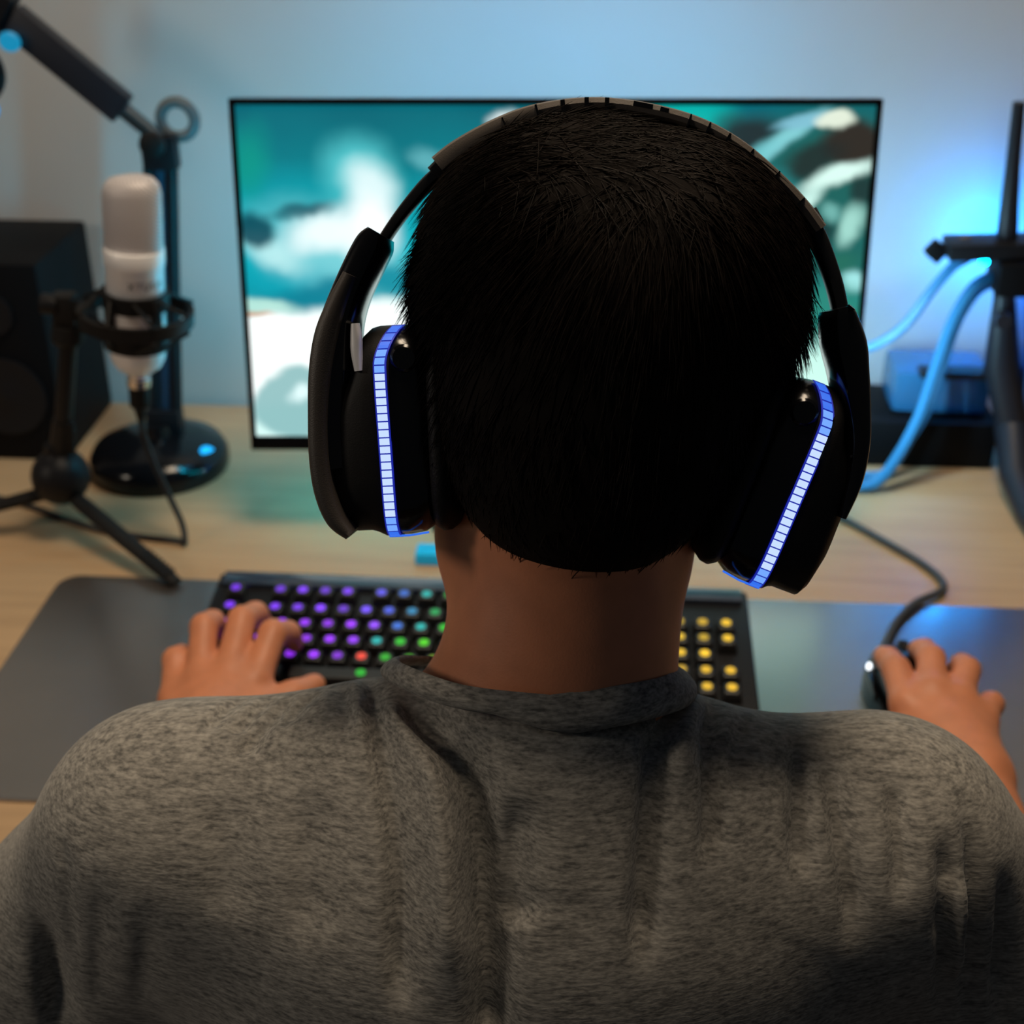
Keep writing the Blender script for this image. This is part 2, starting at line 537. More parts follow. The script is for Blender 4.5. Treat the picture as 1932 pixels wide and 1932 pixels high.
def screen_material(wd, ht):
    m = bpy.data.materials.new('game_scene_screen')
    m.use_nodes = True
    nt = m.node_tree
    L, N = nt.links.new, nt.nodes.new
    tc = N('ShaderNodeTexCoord')
    noi = N('ShaderNodeTexNoise')
    noi.inputs['Scale'].default_value = 14
    noi.inputs['Detail'].default_value = 3
    L(tc.outputs['Object'], noi.inputs['Vector'])
    sub = N('ShaderNodeVectorMath'); sub.operation = 'SUBTRACT'
    sub.inputs[1].default_value = (0.5, 0.5, 0.5)
    L(noi.outputs['Color'], sub.inputs[0])
    sca = N('ShaderNodeVectorMath'); sca.operation = 'MULTIPLY'
    sca.inputs[1].default_value = (0.035, 0.0, 0.035)
    L(sub.outputs[0], sca.inputs[0])
    add = N('ShaderNodeVectorMath')
    L(tc.outputs['Object'], add.inputs[0])
    L(sca.outputs[0], add.inputs[1])
    vec = add.outputs[0]
    sep = N('ShaderNodeSeparateXYZ')
    L(vec, sep.inputs[0])
    mr = N('ShaderNodeMapRange')
    mr.inputs['From Min'].default_value = ht
    mr.inputs['From Max'].default_value = 0
    L(sep.outputs['Z'], mr.inputs['Value'])
    cr = N('ShaderNodeValToRGB')
    els = [(0.0, (0.0, 0.115, 0.155)), (0.16, (0.0, 0.175, 0.215)), (0.28, (0.0, 0.30, 0.36)), (0.40, (0.0, 0.42, 0.50)),
           (0.52, (0.0, 0.26, 0.33)), (0.62, (0.02, 0.36, 0.42)), (0.8, (0.15, 0.5, 0.48)), (1.0, (0.1, 0.42, 0.40))]
    cr.color_ramp.elements[0].position = els[0][0]
    cr.color_ramp.elements[0].color = (*els[0][1], 1)
    cr.color_ramp.elements[1].position = els[-1][0]
    cr.color_ramp.elements[1].color = (*els[-1][1], 1)
    for p_, c_ in els[1:-1]:
        e = cr.color_ramp.elements.new(p_)
        e.color = (*c_, 1)
    L(mr.outputs[0], cr.inputs[0])
    col = cr.outputs['Color']
    # u, v, ru, rv, angle, colour, strength, softness(inner)
    W1 = (0.86, 0.95, 0.95)
    T = (0.0, 0.36, 0.44)
    D = (0.0, 0.055, 0.085)
    blobs = [
        (0.02, 0.17, 0.05, 0.14, 0, (0.0, 0.30, 0.22), 0.7, 0.0),
        (0.94, 0.30, 0.20, 0.36, 0, (0.01, 0.10, 0.085), 0.95, 0.35),
        (0.70, 0.05, 0.10, 0.09, 0, (0.0, 0.42, 0.38), 0.9, 0.2),
        (0.10, 0.47, 0.13, 0.10, -10, (0.0, 0.33, 0.42), 0.9, 0.1),
        (0.15, 0.42, 0.16, 0.13, 20, (0.30, 0.75, 0.78), 0.55, 0.1),
        (0.20, 0.22, 0.075, 0.16, -10, (0.10, 0.62, 0.66), 0.8, 0.2),
        (0.212, 0.242, 0.055, 0.10, 0, W1, 0.75, 0.15),
        (0.209, 0.352, 0.060, 0.11, 0, (1, 1, 1), 0.95, 0.2),
        (0.142, 0.361, 0.085, 0.065, -8, W1, 0.9, 0.15),
        (0.060, 0.41, 0.07, 0.05, 25, (0.55, 0.85, 0.85), 0.7, 0.1),
        (0.034, 0.354, 0.036, 0.050, 0, (0.0, 0.06, 0.09), 0.95, 0.45),
        (0.105, 0.312, 0.055, 0.022, -6, D, 0.8, 0.2),
        (0.327, 0.30, 0.05, 0.16, 0, (0.0, 0.23, 0.30), 0.7, 0.1),
        (0.31, 0.16, 0.05, 0.03, 25, (0.15, 0.5, 0.55), 0.6, 0.1),
        (0.13, 0.53, 0.13, 0.05, -12, (0.0, 0.19, 0.27), 0.9, 0.2),
        (0.24, 0.50, 0.07, 0.07, 10, (0.0, 0.24, 0.32), 0.9, 0.2),
        (0.26, 0.60, 0.09, 0.05, -8, (0.75, 0.95, 0.93), 0.85, 0.2),
        (0.52, 0.92, 0.55, 0.26, 0, (0.80, 0.97, 0.93), 1.0, 0.75),  # white area widened behind the head to brighten the mat's reflection
        (0.10, 0.72, 0.25, 0.145, -6, (0.93, 1.0, 0.98), 1.0, 0.72),
        (0.30, 0.80, 0.16, 0.14, 0, (0.80, 0.97, 0.94), 0.95, 0.5),
        (0.03, 0.575, 0.07, 0.03, -4, (0.45, 0.75, 0.66), 0.9, 0.3),
        (0.014, 0.602, 0.045, 0.010, 0, (0.55, 0.24, 0.10), 0.85, 0.2),
        (0.08, 0.93, 0.20, 0.10, 0, (0.62, 0.90, 0.86), 0.9, 0.3),
        (0.085, 0.86, 0.075, 0.095, 0, (0.22, 0.45, 0.46), 0.92, 0.75),
        (0.085, 0.835, 0.024, 0.034, 0, (0.75, 0.95, 0.95), 0.9, 0.2),
        (0.421, 0.062, 0.030, 0.045, 0, W1, 0.95, 0.3),
        (0.80, 0.09, 0.07, 0.075, 10, (0.012, 0.022, 0.026), 0.96, 0.3),
        (0.960, 0.125, 0.055, 0.07, 0, (0.025, 0.018, 0.014), 0.97, 0.5),
        (0.90, 0.17, 0.06, 0.05, -20, (0.012, 0.02, 0.02), 0.9, 0.3),
        (0.855, 0.115, 0.085, 0.030, -38, (0.22, 0.60, 0.64), 0.9, 0.2),
        (0.880, 0.065, 0.05, 0.025, -8, (0.20, 0.48, 0.60), 0.9, 0.3),
        (0.925, 0.066, 0.032, 0.026, 0, (0.72, 0.80, 0.66), 0.95, 0.4),
        (0.80, 0.165, 0.07, 0.04, -28, (0.15, 0.52, 0.56), 0.85, 0.1),
        (0.84, 0.245, 0.06, 0.06, 0, (0.02, 0.26, 0.28), 0.8, 0.1),
        (0.945, 0.205, 0.080, 0.034, -17, (0.66, 0.92, 0.84), 0.97, 0.3),
        (0.880, 0.285, 0.060, 0.035, -36, (0.60, 0.90, 0.82), 0.92, 0.2),
        (0.985, 0.25, 0.025, 0.06, 0, (0.01, 0.03, 0.03), 0.9, 0.3),
        (0.917, 0.36, 0.045, 0.045, 0, (0.008, 0.025, 0.028), 0.9, 0.2),
        (0.972, 0.345, 0.022, 0.070, 10, (0.35, 0.68, 0.60), 0.9, 0.2),
        (0.935, 0.31, 0.03, 0.03, 20, (0.18, 0.48, 0.44), 0.8, 0.1),
        (0.955, 0.45, 0.05, 0.05, 0, (0.015, 0.14, 0.10), 0.9, 0.1),
        (0.977, 0.500, 0.022, 0.036, 0, (0.40, 0.85, 0.85), 0.95, 0.2),
        (0.95, 0.60, 0.10, 0.12, 0, (0.02, 0.22, 0.17), 0.9, 0.3),
        (0.935, 0.80, 0.12, 0.16, 0, (0.55, 0.88, 0.78), 0.95, 0.4),
    ]
    for (u, v, ru, rv, an, c_, st, inn) in blobs:
        mp = N('ShaderNodeMapping')
        mp.vector_type = 'TEXTURE'
        mp.inputs['Location'].default_value = ((u - 0.5) * wd, 0, (1 - v) * ht)
        mp.inputs['Rotation'].default_value = (0, R(an), 0)
        mp.inputs['Scale'].default_value = (ru * wd * 1.15, 1000.0, rv * ht * 1.15)
        L(vec, mp.inputs['Vector'])
        le = N('ShaderNodeVectorMath'); le.operation = 'LENGTH'
        L(mp.outputs[0], le.inputs[0])
        rg = N('ShaderNodeMapRange')
        rg.interpolation_type = 'SMOOTHSTEP'
        rg.inputs['From Min'].default_value = 1.0
        rg.inputs['From Max'].default_value = inn
        rg.inputs['To Max'].default_value = st
        L(le.outputs['Value'], rg.inputs['Value'])
        mx = N('ShaderNodeMix'); mx.data_type = 'RGBA'
        L(rg.outputs[0], mx.inputs['Factor'])
        L(col, mx.inputs['A'])
        mx.inputs['B'].default_value = (*c_, 1)
        col = mx.outputs['Result']
    b = nt.nodes['Principled BSDF']
    b.inputs['Base Color'].default_value = (0.01, 0.01, 0.01, 1)
    b.inputs['Roughness'].default_value = 0.35
    L(col, b.inputs['Emission Color'])
    b.inputs['Emission Strength'].default_value = 1.15
    return m


obj('screen', MB().box((0, -0.0004, (MHT - bz + ch) / 2), (MWD - 2 * bz, 0.001, MHT - bz - ch)), screen_material(MWD, MHT), mon, smooth=False)
# bias lights glued to the back of the monitor
strips = [((MWD / 2 - 0.006, 0.0145, MHT * 0.25), (0.008, 0.004, MHT * 0.38), emat('led_bluewhite', (0.45, 0.80, 1.0), 150)),
          ((-MWD / 2 + 0.006, 0.0145, MHT * 0.45), (0.008, 0.004, MHT * 0.6), emat('led_cyan', (0.0, 0.55, 0.85), 70)),
          ((0.02, 0.0145, MHT - 0.010), (MWD * 0.7, 0.004, 0.006), emat('led_blue_top', (0.08, 0.50, 1.0), 60)),
          ((0, 0.0145, 0.007), (MWD * 0.9, 0.004, 0.006), emat('led_teal', (0.0, 0.62, 0.80), 34))]
for c_, s_, m_ in strips:
    obj('light_strip', MB().box(c_, s_), m_, mon, smooth=False)
# stand
st = MB()
MI = (Matrix.Translation(mon.location) @ Euler(mon.rotation_euler).to_matrix().to_4x4()).inverted()
st.box((-0.045, 1.25, 0.85), (0.06, 0.02, 0.22), mtx=MI, bev=0.004)
obj('stand_neck', st, M['blackplastic'], mon)
obj('stand_base', MB().box((-0.045, 1.235, DZ + 0.006), (0.22, 0.17, 0.012), mtx=MI, bev=0.005), M['blackplastic'], mon)

# ================================================================== KEYBOARD
U = 0.01905
KW = 22.5 * U + 0.024
kb = thing('keyboard', 'black full-size keyboard with rainbow backlit keys on the leather mat', 'keyboard', (-0.093, 0.918, PADZ + 0.0175),
           (R(7.0), 0, 0), world=False)
KD = 6.25 * U + 0.036
body = MB()
body.box((0, 0.006, 0.0), (KW, KD, 0.018), bev=0.003)
obj('case', body, M['blackplastic'], kb, angle=30)
obj('control_bar', MB().box((0, KD / 2 - 0.0035, 0.010), (KW - 0.01, 0.017, 0.006), bev=0.002), mat('control_bar_gloss', (0.03, 0.05, 0.09), 0.15, coat=1.0), kb, angle=30)
for sx in (-0.16, 0.16):
    obj('rear_foot', MB().box((sx, 0.05, -0.012), (0.03, 0.01, 0.014)), M['blackplastic'], kb)
keymat = mat('key_cap', (0.012, 0.012, 0.013), 0.42)
_keymeshes = {}


def keycap(wu):
    if wu in _keymeshes:
        return _keymeshes[wu]
    wd = wu * U - 0.0022
    hd = U - 0.0022
    rings = []
    for z, ins in ((0.0, 0.0), (0.006, 0.0015), (0.0085, 0.0026), (0.0088, 0.0034)):
        rings.append([(x, y, z) for x, y in rrect(-wd / 2 + ins, wd / 2 - ins, -hd / 2 + ins, hd / 2 - ins, 0.0018, 2)])
    me = mesh('key', MB().loft(rings))
    me.materials.append(keymat)
    _keymeshes[wu] = me
    return me


lg = mesh('key_light', MB().lathe([(0.0040, 0), (0.0040, 0.0002)], (0, 0, 0), (0, 0, 1), 14))
glw = mesh('under_key_glow', MB().box((0, 0, 0), (0.0052, 0.0016, 0.0006)))
_lm = {}


def lightmat(c_, s_):
    k_ = (tuple(round(x, 2) for x in c_), s_)
    if k_ not in _lm:
        _lm[k_] = emat('key_glow', c_, s_)
    return _lm[k_]


def keycolour(x, row):
    """rainbow running over the board from left to right"""
    stops = [(-0.25, (0.16, 0.015, 0.75)), (-0.10, (0.17, 0.03, 0.78)), (-0.066, (0.04, 0.12, 0.75)), (-0.045, (0.0, 0.32, 0.36)),
             (-0.03, (0.0, 0.42, 0.02)), (0.0, (0.06, 0.45, 0.0)), (0.03, (0.38, 0.42, 0.0)), (0.08, (0.62, 0.42, 0.01)), (0.25, (0.66, 0.38, 0.01))]
    x = x + (0.011 * row if row > 2 and x > -0.09 else 0)
    for (a, ca), (b, cb) in zip(stops, stops[1:]):
        if x <= b:
            t = max(0, (x - a) / (b - a))
            c_ = tuple(p + (q - p) * t for p, q in zip(ca, cb))
            break
    else:
        c_ = stops[-1][1]
    if row >= 2 and x < -0.07:
        c_ = tuple(p * 0.5 + q * 0.5 for p, q in zip(c_, (0.36, 0.01, 0.85)))
    if row >= 4 and -0.10 < x < -0.03:
        c_ = (0.75, 0.05, 0.03) if row == 4 else (0.75, 0.01, 0.42)
    return c_


rows = [
    (0, [(0, 1), (2, 1), (3, 1), (4, 1), (5, 1), (6.5, 1), (7.5, 1), (8.5, 1), (9.5, 1), (11, 1), (12, 1), (13, 1), (14, 1), (15.25, 1), (16.25, 1), (17.25, 1)]),
    (1, [(i, 1) for i in range(13)] + [(13, 2)] + [(15.25, 1), (16.25, 1), (17.25, 1)] + [(18.5 + i, 1) for i in range(4)]),
    (2, [(0, 1.5)] + [(1.5 + i, 1) for i in range(12)] + [(13.5, 1.5)] + [(15.25, 1), (16.25, 1), (17.25, 1)] + [(18.5 + i, 1) for i in range(4)]),
    (3, [(0, 1.75)] + [(1.75 + i, 1) for i in range(11)] + [(12.75, 2.25)] + [(18.5 + i, 1) for i in range(3)]),
    (4, [(0, 2.25)] + [(2.25 + i, 1) for i in range(10)] + [(12.25, 2.75), (16.25, 1)] + [(18.5 + i, 1) for i in range(4)]),
    (5, [(0, 1.25), (1.25, 1.25), (2.5, 1.25), (3.75, 6.25), (10, 1.25), (11.25, 1.25), (12.5, 1.25), (13.75, 1.25), (15.25, 1), (16.25, 1), (17.25, 1), (18.5, 2), (20.5, 1), (21.5, 1)]),
]
for row, ks in rows:
    ly = KD / 2 - 0.0145 - U * (0.5 + row + (0.25 if row else 0))
    for (x0, wu) in ks:
        lx = -KW / 2 + 0.012 + (x0 + wu / 2) * U
        k = bpy.data.objects.new('key', keycap(wu))
        COL.objects.link(k)
        k.parent = kb
        k.location = (lx, ly, 0.0095)
        for pl in k.data.polygons:
            pl.use_smooth = False
        c_ = keycolour(lx, row)
        s_ = random.uniform(0.7, 1.6)
        for nm, me_, loc_, st_ in (('key_light', lg, (0, 0.001 if row else 0.0, 0.0089), 1.05 * s_), ('under_key_glow', glw, (0.004, U / 2 - 0.0002, -0.0005), 1.0)):
            if nm == 'under_key_glow' and wu > 3:
                continue
            g = bpy.data.objects.new(nm, me_)
            COL.objects.link(g)
            g.parent = k
            g.location = loc_
            if not me_.materials:
                me_.materials.append(None)
            g.material_slots[0].link = 'OBJECT'
            g.material_slots[0].material = lightmat(c_, round(st_, 1))

# ================================================================== MOUSE
mo = thing('mouse', 'glossy black computer mouse under the right hand', 'mouse', (0.252, 0.893, PADZ))
def mouse_ring(t, zmax):
    pass
rings = []
MX, MY = 0.252, 0.893
for i in range(11):
    t = i / 10
    yy = MY - 0.060 + 0.12 * t
    wdt = 0.031 * math.sin(math.pi * (0.08 + 0.84 * t)) ** 0.45 - 0.003 * math.sin(2 * math.pi * t)
    hgt = 0.038 * math.sin(math.pi * (0.10 + 0.80 * (1 - t) ** 0.85)) ** 0.7
    ring = []
    for k in range(20):
        q = 2 * math.pi * k / 20
        cx = math.copysign(abs(math.cos(q)) ** 0.7, math.cos(q)) * wdt
        cz = max(0.0, math.copysign(abs(math.sin(q)) ** 0.8, math.sin(q))) * hgt
        ring.append((MX + cx, yy, PADZ + 0.001 + cz))
    rings.append(ring)
obj('shell', MB().loft(rings), M['gloss'], mo, angle=60)
obj('scroll_wheel', MB().lathe([(0.008, -0.0035), (0.010, -0.002), (0.010, 0.002), (0.008, 0.0035)], (MX, MY + 0.036, PADZ + 0.029), (1, 0, 0), 20), M['matteblack'], mo)
obj('side_button', MB().box((MX - 0.0300, MY - 0.004, PADZ + 0.022), (0.003, 0.030, 0.006), bev=0.0012), M['gloss'], mo)
obj('side_light', MB().lathe([(0.003, 0), (0.002, 0.001)], (MX - 0.029, MY + 0.020, PADZ + 0.025), (-1, -0.4, 0.5), 14), emat('mouse_led', (0.9, 0.95, 1.0), 2.5), mo)
cp = catmull([(MX - 0.012, MY + 0.056, PADZ + 0.012), (0.262, 1.005, PADZ + 0.006), (0.285, 1.040, PADZ + 0.005), (0.313, 1.066, DZ + 0.006), (0.3185, 1.085, DZ + 0.005),
              (0.308, 1.115, DZ + 0.004), (0.28, 1.155, DZ + 0.004), (0.245, 1.20, DZ + 0.004), (0.20, 1.25, DZ + 0.004), (0.12, 1.33, DZ + 0.004)], 6)
obj('cord', MB().tube(cp, 0.0034, 8), mat('mouse_cord', (0.05, 0.055, 0.06), 0.5), mo)

# ================================================================== SPEAKER
sp = thing('speaker', 'black box loudspeaker standing at the wall behind the microphone', 'speaker', (-0.61, 1.35, DZ))
obj('cabinet', MB().box((-0.612, 1.352, DZ + 0.109), (0.108, 0.15, 0.218), bev=0.006), M['speaker'], sp, angle=30)
for zz, rr_, nm in ((DZ + 0.075, 0.042, 'woofer'), (DZ + 0.165, 0.022, 'tweeter')):
    obj(nm, MB().lathe([(rr_, 0), (rr_ * 1.02, 0.004), (rr_ * 0.86, 0.004), (rr_ * 0.35, -0.006 + 0.008), (0.0, 0.006)], (-0.612, 1.277, zz), (0, -1, 0), 32), M['blackplastic'], sp)

# ================================================================== ARTICULATED ARM on round base
la = thing('articulated_arm', 'black articulated desk arm on a round weighted base with a blue light', 'desk arm', (-0.4566, 1.272, DZ))
bx, by = -0.4566, 1.272
obj('base', MB().lathe([(0.070, 0), (0.072, 0.004), (0.072, 0.016), (0.066, 0.026), (0.045, 0.034), (0.016, 0.038), (0.014, 0.05), (0.0, 0.05)], (bx, by, DZ), (0, 0, 1), 48), M['gloss'], la, angle=50)
obj('indicator_light', MB().lathe([(0.0105, 0), (0.009, 0.002), (0.0, 0.003)], (bx + 0.0585, by - 0.018, DZ + 0.0245), (0.75, -0.35, 0.8), 20), emat('arm_led', (0.0, 0.42, 1.0), 1.6), la)
Jb = Vector((-0.4500, 1.285, 0.785))
Jt = Vector((-0.4246, 1.30, 1.0783))
Ju = Vector((-0.556, 1.30, 1.193))
ax_ = Vector((0, 1, 0))
sidev = Vector((1, 0, 0))
obj('arm_rod', MB().tube([Jb + sidev * -0.0115, Jt + sidev * -0.0115], 0.0050, 10), M['blackplastic'], la)
obj('arm_channel', MB().tube([Jb + Vector((0, 0.004, 0)), Jt + Vector((0, 0.004, 0))], 0.0085, 8), mat('arm_channel_blue', (0.006, 0.03, 0.06), 0.4), la)
obj('arm_rod', MB().tube([Jb + sidev * 0.0115, Jt + sidev * 0.0115], 0.0066, 10), M['blackplastic'], la)
obj('lower_bracket', MB().box((Jb.x, Jb.y, Jb.z + 0.002), (0.036, 0.02, 0.03), bev=0.003), M['blackplastic'], la)
obj('elbow_bracket', MB().box(Jt - Vector((0, 0, 0.012)), (0.034, 0.02, 0.034), bev=0.004), M['blackplastic'], la)
obj('elbow_knob', MB().lathe([(0.012, 0), (0.012, 0.008), (0.009, 0.010), (0, 0.010)], Jt + Vector((0, -0.018, 0.0)), (0, -1, 0), 20), M['matteblack'], la)
d_ = (Ju - Jt).normalized()
ang = math.atan2(d_.z, d_.x)
mid = (Jt + Ju) / 2
obj('upper_arm', MB().box(mid + Vector((-0.012, 0, 0.011)), ((Ju - Jt).length * 0.72, 0.018, 0.030), rot=(0, -ang, 0), bev=0.003), mat('arm_navy', (0.012, 0.014, 0.022), 0.45), la, angle=30)
obj('arm_rod', MB().tube([Jt, Jt + (Ju - Jt) * 0.45], 0.008, 10), mat('arm_bluegrey', (0.02, 0.05, 0.075), 0.4), la)
obj('head_bracket', MB().box(Ju + Vector((-0.014, 0, 0.006)), (0.044, 0.03, 0.044), bev=0.005, rot=(0, 0.6, 0)), M['blackplastic'], la)
obj('head_light', MB().lathe([(0.010, 0), (0.008, 0.004), (0, 0.005)], Ju + Vector((0.008, -0.016, -0.024)), (0.2, -1, -0.2), 16), emat('head_led', (0.0, 0.30, 0.55), 0.8), la)
tor = []
for i in range(33):
    q = 2 * math.pi * i / 32
    tor.append(Vector((-0.408 + 0.0165 * math.cos(q), 1.312, 1.094 + 0.0165 * math.sin(q))))
obj('cable_loop', MB().tube(tor, 0.0056, 8, cap=False), mat('loop_grey', (0.10, 0.12, 0.125), 0.5), la)
obj('hanging_ring', MB().tube([(-0.592 + 0.022 * math.cos(2 * math.pi * i / 24), 1.30, 1.138 + 0.024 * math.sin(2 * math.pi * i / 24)) for i in range(25)], 0.006, 8, cap=False), M['blackplastic'], la)
obj('ring_rod', MB().tube([Ju + Vector((-0.02, 0, 0)), (-0.592, 1.30, 1.16)], 0.005, 8), M['blackplastic'], la)
obj('ring_light', MB().lathe([(0.012, 0), (0.009, 0.004), (0, 0.005)], (-0.583, 1.288, 1.107), (0, -1, 0), 16), emat('ring_led', (0.0, 0.32, 0.8), 1.2), la)

# ================================================================== MICROPHONE, SHOCK MOUNT, TRIPOD
TY = 1.131
ball = Vector((-0.5048, TY, 0.800))
tri = thing('tripod_stand', 'small black tripod with a ball joint holding the microphone mount', 'tripod', (-0.5048, TY, DZ))
obj('ball_joint', MB().lathe([(0.004, -0.026)] + [(0.0275 * math.cos(R(a)), 0.0275 * math.sin(R(a))) for a in range(-66, 70, 12)] + [(0.011, 0.027), (0.010, 0.034), (0.0, 0.034)], ball, (0, 0, 1), 32), M['blackplastic'], tri, angle=70)
tip = Vector((-0.4741, TY, 0.945))
obj('pole', MB().tube([ball + Vector((0.001, 0, 0.02)), ball + (tip - ball) * 0.40], 0.0098, 14).tube([ball + (tip - ball) * 0.35, tip], 0.0082, 14), M['metalblack'], tri)
obj('lever', MB().box(ball + Vector((0.018, -0.004, 0.043)), (0.008, 0.008, 0.034), bev=0.003, rot=(0, 0.12, 0)), M['matteblack'], tri)
for tp in ((-0.3716, 1.033, PADZ + 0.004), (-0.68, 1.10, DZ + 0.004), (-0.541, 1.245, DZ + 0.004)):
    tp = Vector(tp)
    s0 = ball + (Vector((tp.x, tp.y, ball.z)) - ball).normalized() * 0.012 + Vector((0, 0, -0.016))
    dv = (tp - s0)
    ln = dv.length
    rotq = dv.to_track_quat('X', 'Z').to_matrix().to_4x4()
    mtx = Matrix.Translation(s0) @ rotq
    secs = []
    for t, wd_, ht_ in ((0, 0.007, 0.007), (0.15, 0.0085, 0.006), (0.55, 0.0085, 0.005), (0.9, 0.0075, 0.0045), (1.0, 0.006, 0.003)):
        secs.append([(t * ln, wd_ * math.cos(2 * math.pi * k / 12), ht_ * math.sin(2 * math.pi * k / 12)) for k in range(12)])
    lgp = obj('leg', MB().loft(secs, mtx=mtx), M['matteblack'], tri, angle=60)
    for k in range(7):
        obj('grip_rib', MB().box((ln * (0.72 + 0.035 * k), 0, 0.0045), (0.0022, 0.012, 0.0022), mtx=mtx), M['blackplastic'], lgp, smooth=False)

# axis of the mount: leans a little
mdir = (Vector((-0.3977, TY, 1.0878)) - Vector((-0.4156, TY, 0.9026))).normalized()
mo0 = Vector((-0.4156, TY, 0.9026))
MZ = mdir
MXv = Vector((MZ.z, 0, -MZ.x)).normalized()
MYv = MZ.cross(MXv)
mframe = Matrix((( MXv.x, MYv.x, MZ.x, mo0.x), (MXv.y, MYv.y, MZ.y, mo0.y), (MXv.z, MYv.z, MZ.z, mo0.z), (0, 0, 0, 1)))

sm = thing('shock_mount', 'black shock mount cradle with elastic bands around the silver microphone', 'shock mount', (-0.41, TY, 0.93))
def hoop(z, r_, tube_w, tube_h):
    ring_o = []
    for z_, rr_ in ((-tube_h, 0), (-tube_h, tube_w), (tube_h, tube_w), (tube_h, 0)):
        ring_o.append([(math.cos(2 * math.pi * k / 48) * (r_ + rr_), math.sin(2 * math.pi * k / 48) * (r_ + rr_), z + z_) for k in range(48)])
    m_ = MB()
    ring_o.append(ring_o[0])
    m_.loft(ring_o, mtx=mframe, cap=False)
    return m_
obj('outer_ring', hoop(0.062, 0.046, 0.0045, 0.0062), M['matteblack'], sm, angle=30)
obj('upper_ring', hoop(0.079, 0.0262, 0.0030, 0.0075), M['matteblack'], sm, angle=30)
obj('lower_ring', hoop(0.041, 0.0262, 0.0030, 0.0070), M['matteblack'], sm, angle=30)
for k in range(8):
    q0, q1 = 2 * math.pi * (k + 0.3) / 8, 2 * math.pi * (k + 0.75) / 8
    for zi in (0.083, 0.037):
        a_ = mframe @ Vector((0.0285 * math.cos(q0), 0.0285 * math.sin(q0), zi))
        b_ = mframe @ Vector((0.0515 * math.cos(q1), 0.0515 * math.sin(q1), 0.062 + (0.007 if zi > 0.06 else -0.007)))
        obj('elastic_band', MB().tube([a_, b_], 0.0017, 6), M['matteblack'], sm)
for k in range(4):
    q = 2 * math.pi * (k + 0.6) / 4
    obj('clip', MB().box((0.0285 * math.cos(q), 0.0285 * math.sin(q), 0.062), (0.005, 0.009, 0.047), rot=(0, 0, q), mtx=mframe, bev=0.001), M['matteblack'], sm)
arm0 = mframe @ Vector((-0.049, 0, 0.062))
cl = Vector((-0.4735, TY, 0.962))
obj('arm', MB().tube([arm0, cl], [0.0085, 0.0075], 10), M['matteblack'], sm)
obj('thumb_screw', MB().lathe([(0.008, 0), (0.009, 0.004), (0.009, 0.014), (0, 0.014)], cl + Vector((-0.004, -0.005, 0.012)), (-1, 0, 0.1), 14), M['blackplastic'], sm)
obj('pivot', MB().box(cl + Vector((0, 0, 0.006)), (0.020, 0.020, 0.030), bev=0.003), M['matteblack'], sm)
obj('thread_socket', MB().tube([cl + Vector((0, 0, -0.008)), cl + Vector((-0.0025, 0, -0.022)), cl + Vector((-0.003, 0, -0.026))], [0.0135, 0.015, 0.012], 20), M['matteblack'], sm)

mic = thing('microphone', 'silver condenser microphone with a mesh head held upright in the mount', 'microphone', (-0.4156, TY, 0.9026))
RM = 0.0252
obj('barrel', MB().lathe([(0.008, 0.004), (0.010, 0.006), (0.014, 0.009), (0.0205, 0.0145), (0.0240, 0.022), (RM, 0.033), (RM, 0.108), (0.0258, 0.1095), (0.0262, 0.112), (0.0262, 0.124), (0.0255, 0.125), (0, 0.125)], (0, 0, 0), (0, 0, 1), 48, mframe), M['silver'], mic, angle=50)
obj('connector_collar', MB().lathe([(0.0105, -0.006), (0.0108, 0.002), (0.0095, 0.003), (0.0095, 0.006), (0.0, 0.006)], (0, 0, 0), (0, 0, 1), 24, mframe), M['chrome'], mic)
# mesh head: oval basket with bevelled shoulders
gr_ = []
for z_, ins in ((0.124, 0.0008), (0.128, 0.0), (0.172, 0.0003), (0.180, 0.0022), (0.185, 0.0068), (0.1868, 0.013)):
    gr_.append([((RM + 0.0006 - ins) * math.cos(2 * math.pi * k / 48), (RM + 0.0006 - ins) * 0.82 * math.sin(2 * math.pi * k / 48), z_ + (0.0016 * math.cos(2 * math.pi * k / 48) if z_ > 0.15 else 0)) for k in range(48)])
gm = bpy.data.materials.new('microphone_mesh')
gm.use_nodes = True
nt = gm.node_tree
b_ = nt.nodes['Principled BSDF']
b_.inputs['Roughness'].default_value = 0.42
b_.inputs['Metallic'].default_value = 0.1
tc_ = nt.nodes.new('ShaderNodeTexCoord')
chk = []
for an in (0.75, -0.75):
    mp_ = nt.nodes.new('ShaderNodeMapping')
    mp_.inputs['Rotation'].default_value = (0, an, 0)
    wv = nt.nodes.new('ShaderNodeTexWave')
    wv.inputs['Scale'].default_value = 130
    wv.bands_direction = 'X'
    nt.links.new(tc_.outputs['Object'], mp_.inputs[0])
    nt.links.new(mp_.outputs[0], wv.inputs[0])
    chk.append(wv.outputs['Fac'])
mxx = nt.nodes.new('ShaderNodeMath'); mxx.operation = 'MULTIPLY'
nt.links.new(chk[0], mxx.inputs[0]); nt.links.new(chk[1], mxx.inputs[1])
cr_ = nt.nodes.new('ShaderNodeValToRGB')
cr_.color_ramp.elements[0].color = (0.48, 0.45, 0.46, 1)
cr_.color_ramp.elements[1].color = (0.90, 0.86, 0.88, 1)
nt.links.new(mxx.outputs[0], cr_.inputs[0])
nt.links.new(cr_.outputs[0], b_.inputs['Base Color'])
bp_ = nt.nodes.new('ShaderNodeBump'); bp_.inputs['Strength'].default_value = 0.5; bp_.inputs['Distance'].default_value = 0.0005
nt.links.new(mxx.outputs[0], bp_.inputs['Height'])
nt.links.new(bp_.outputs[0], b_.inputs['Normal'])
obj('mesh_head', MB().loft(gr_, mtx=mframe), gm, mic, angle=50)
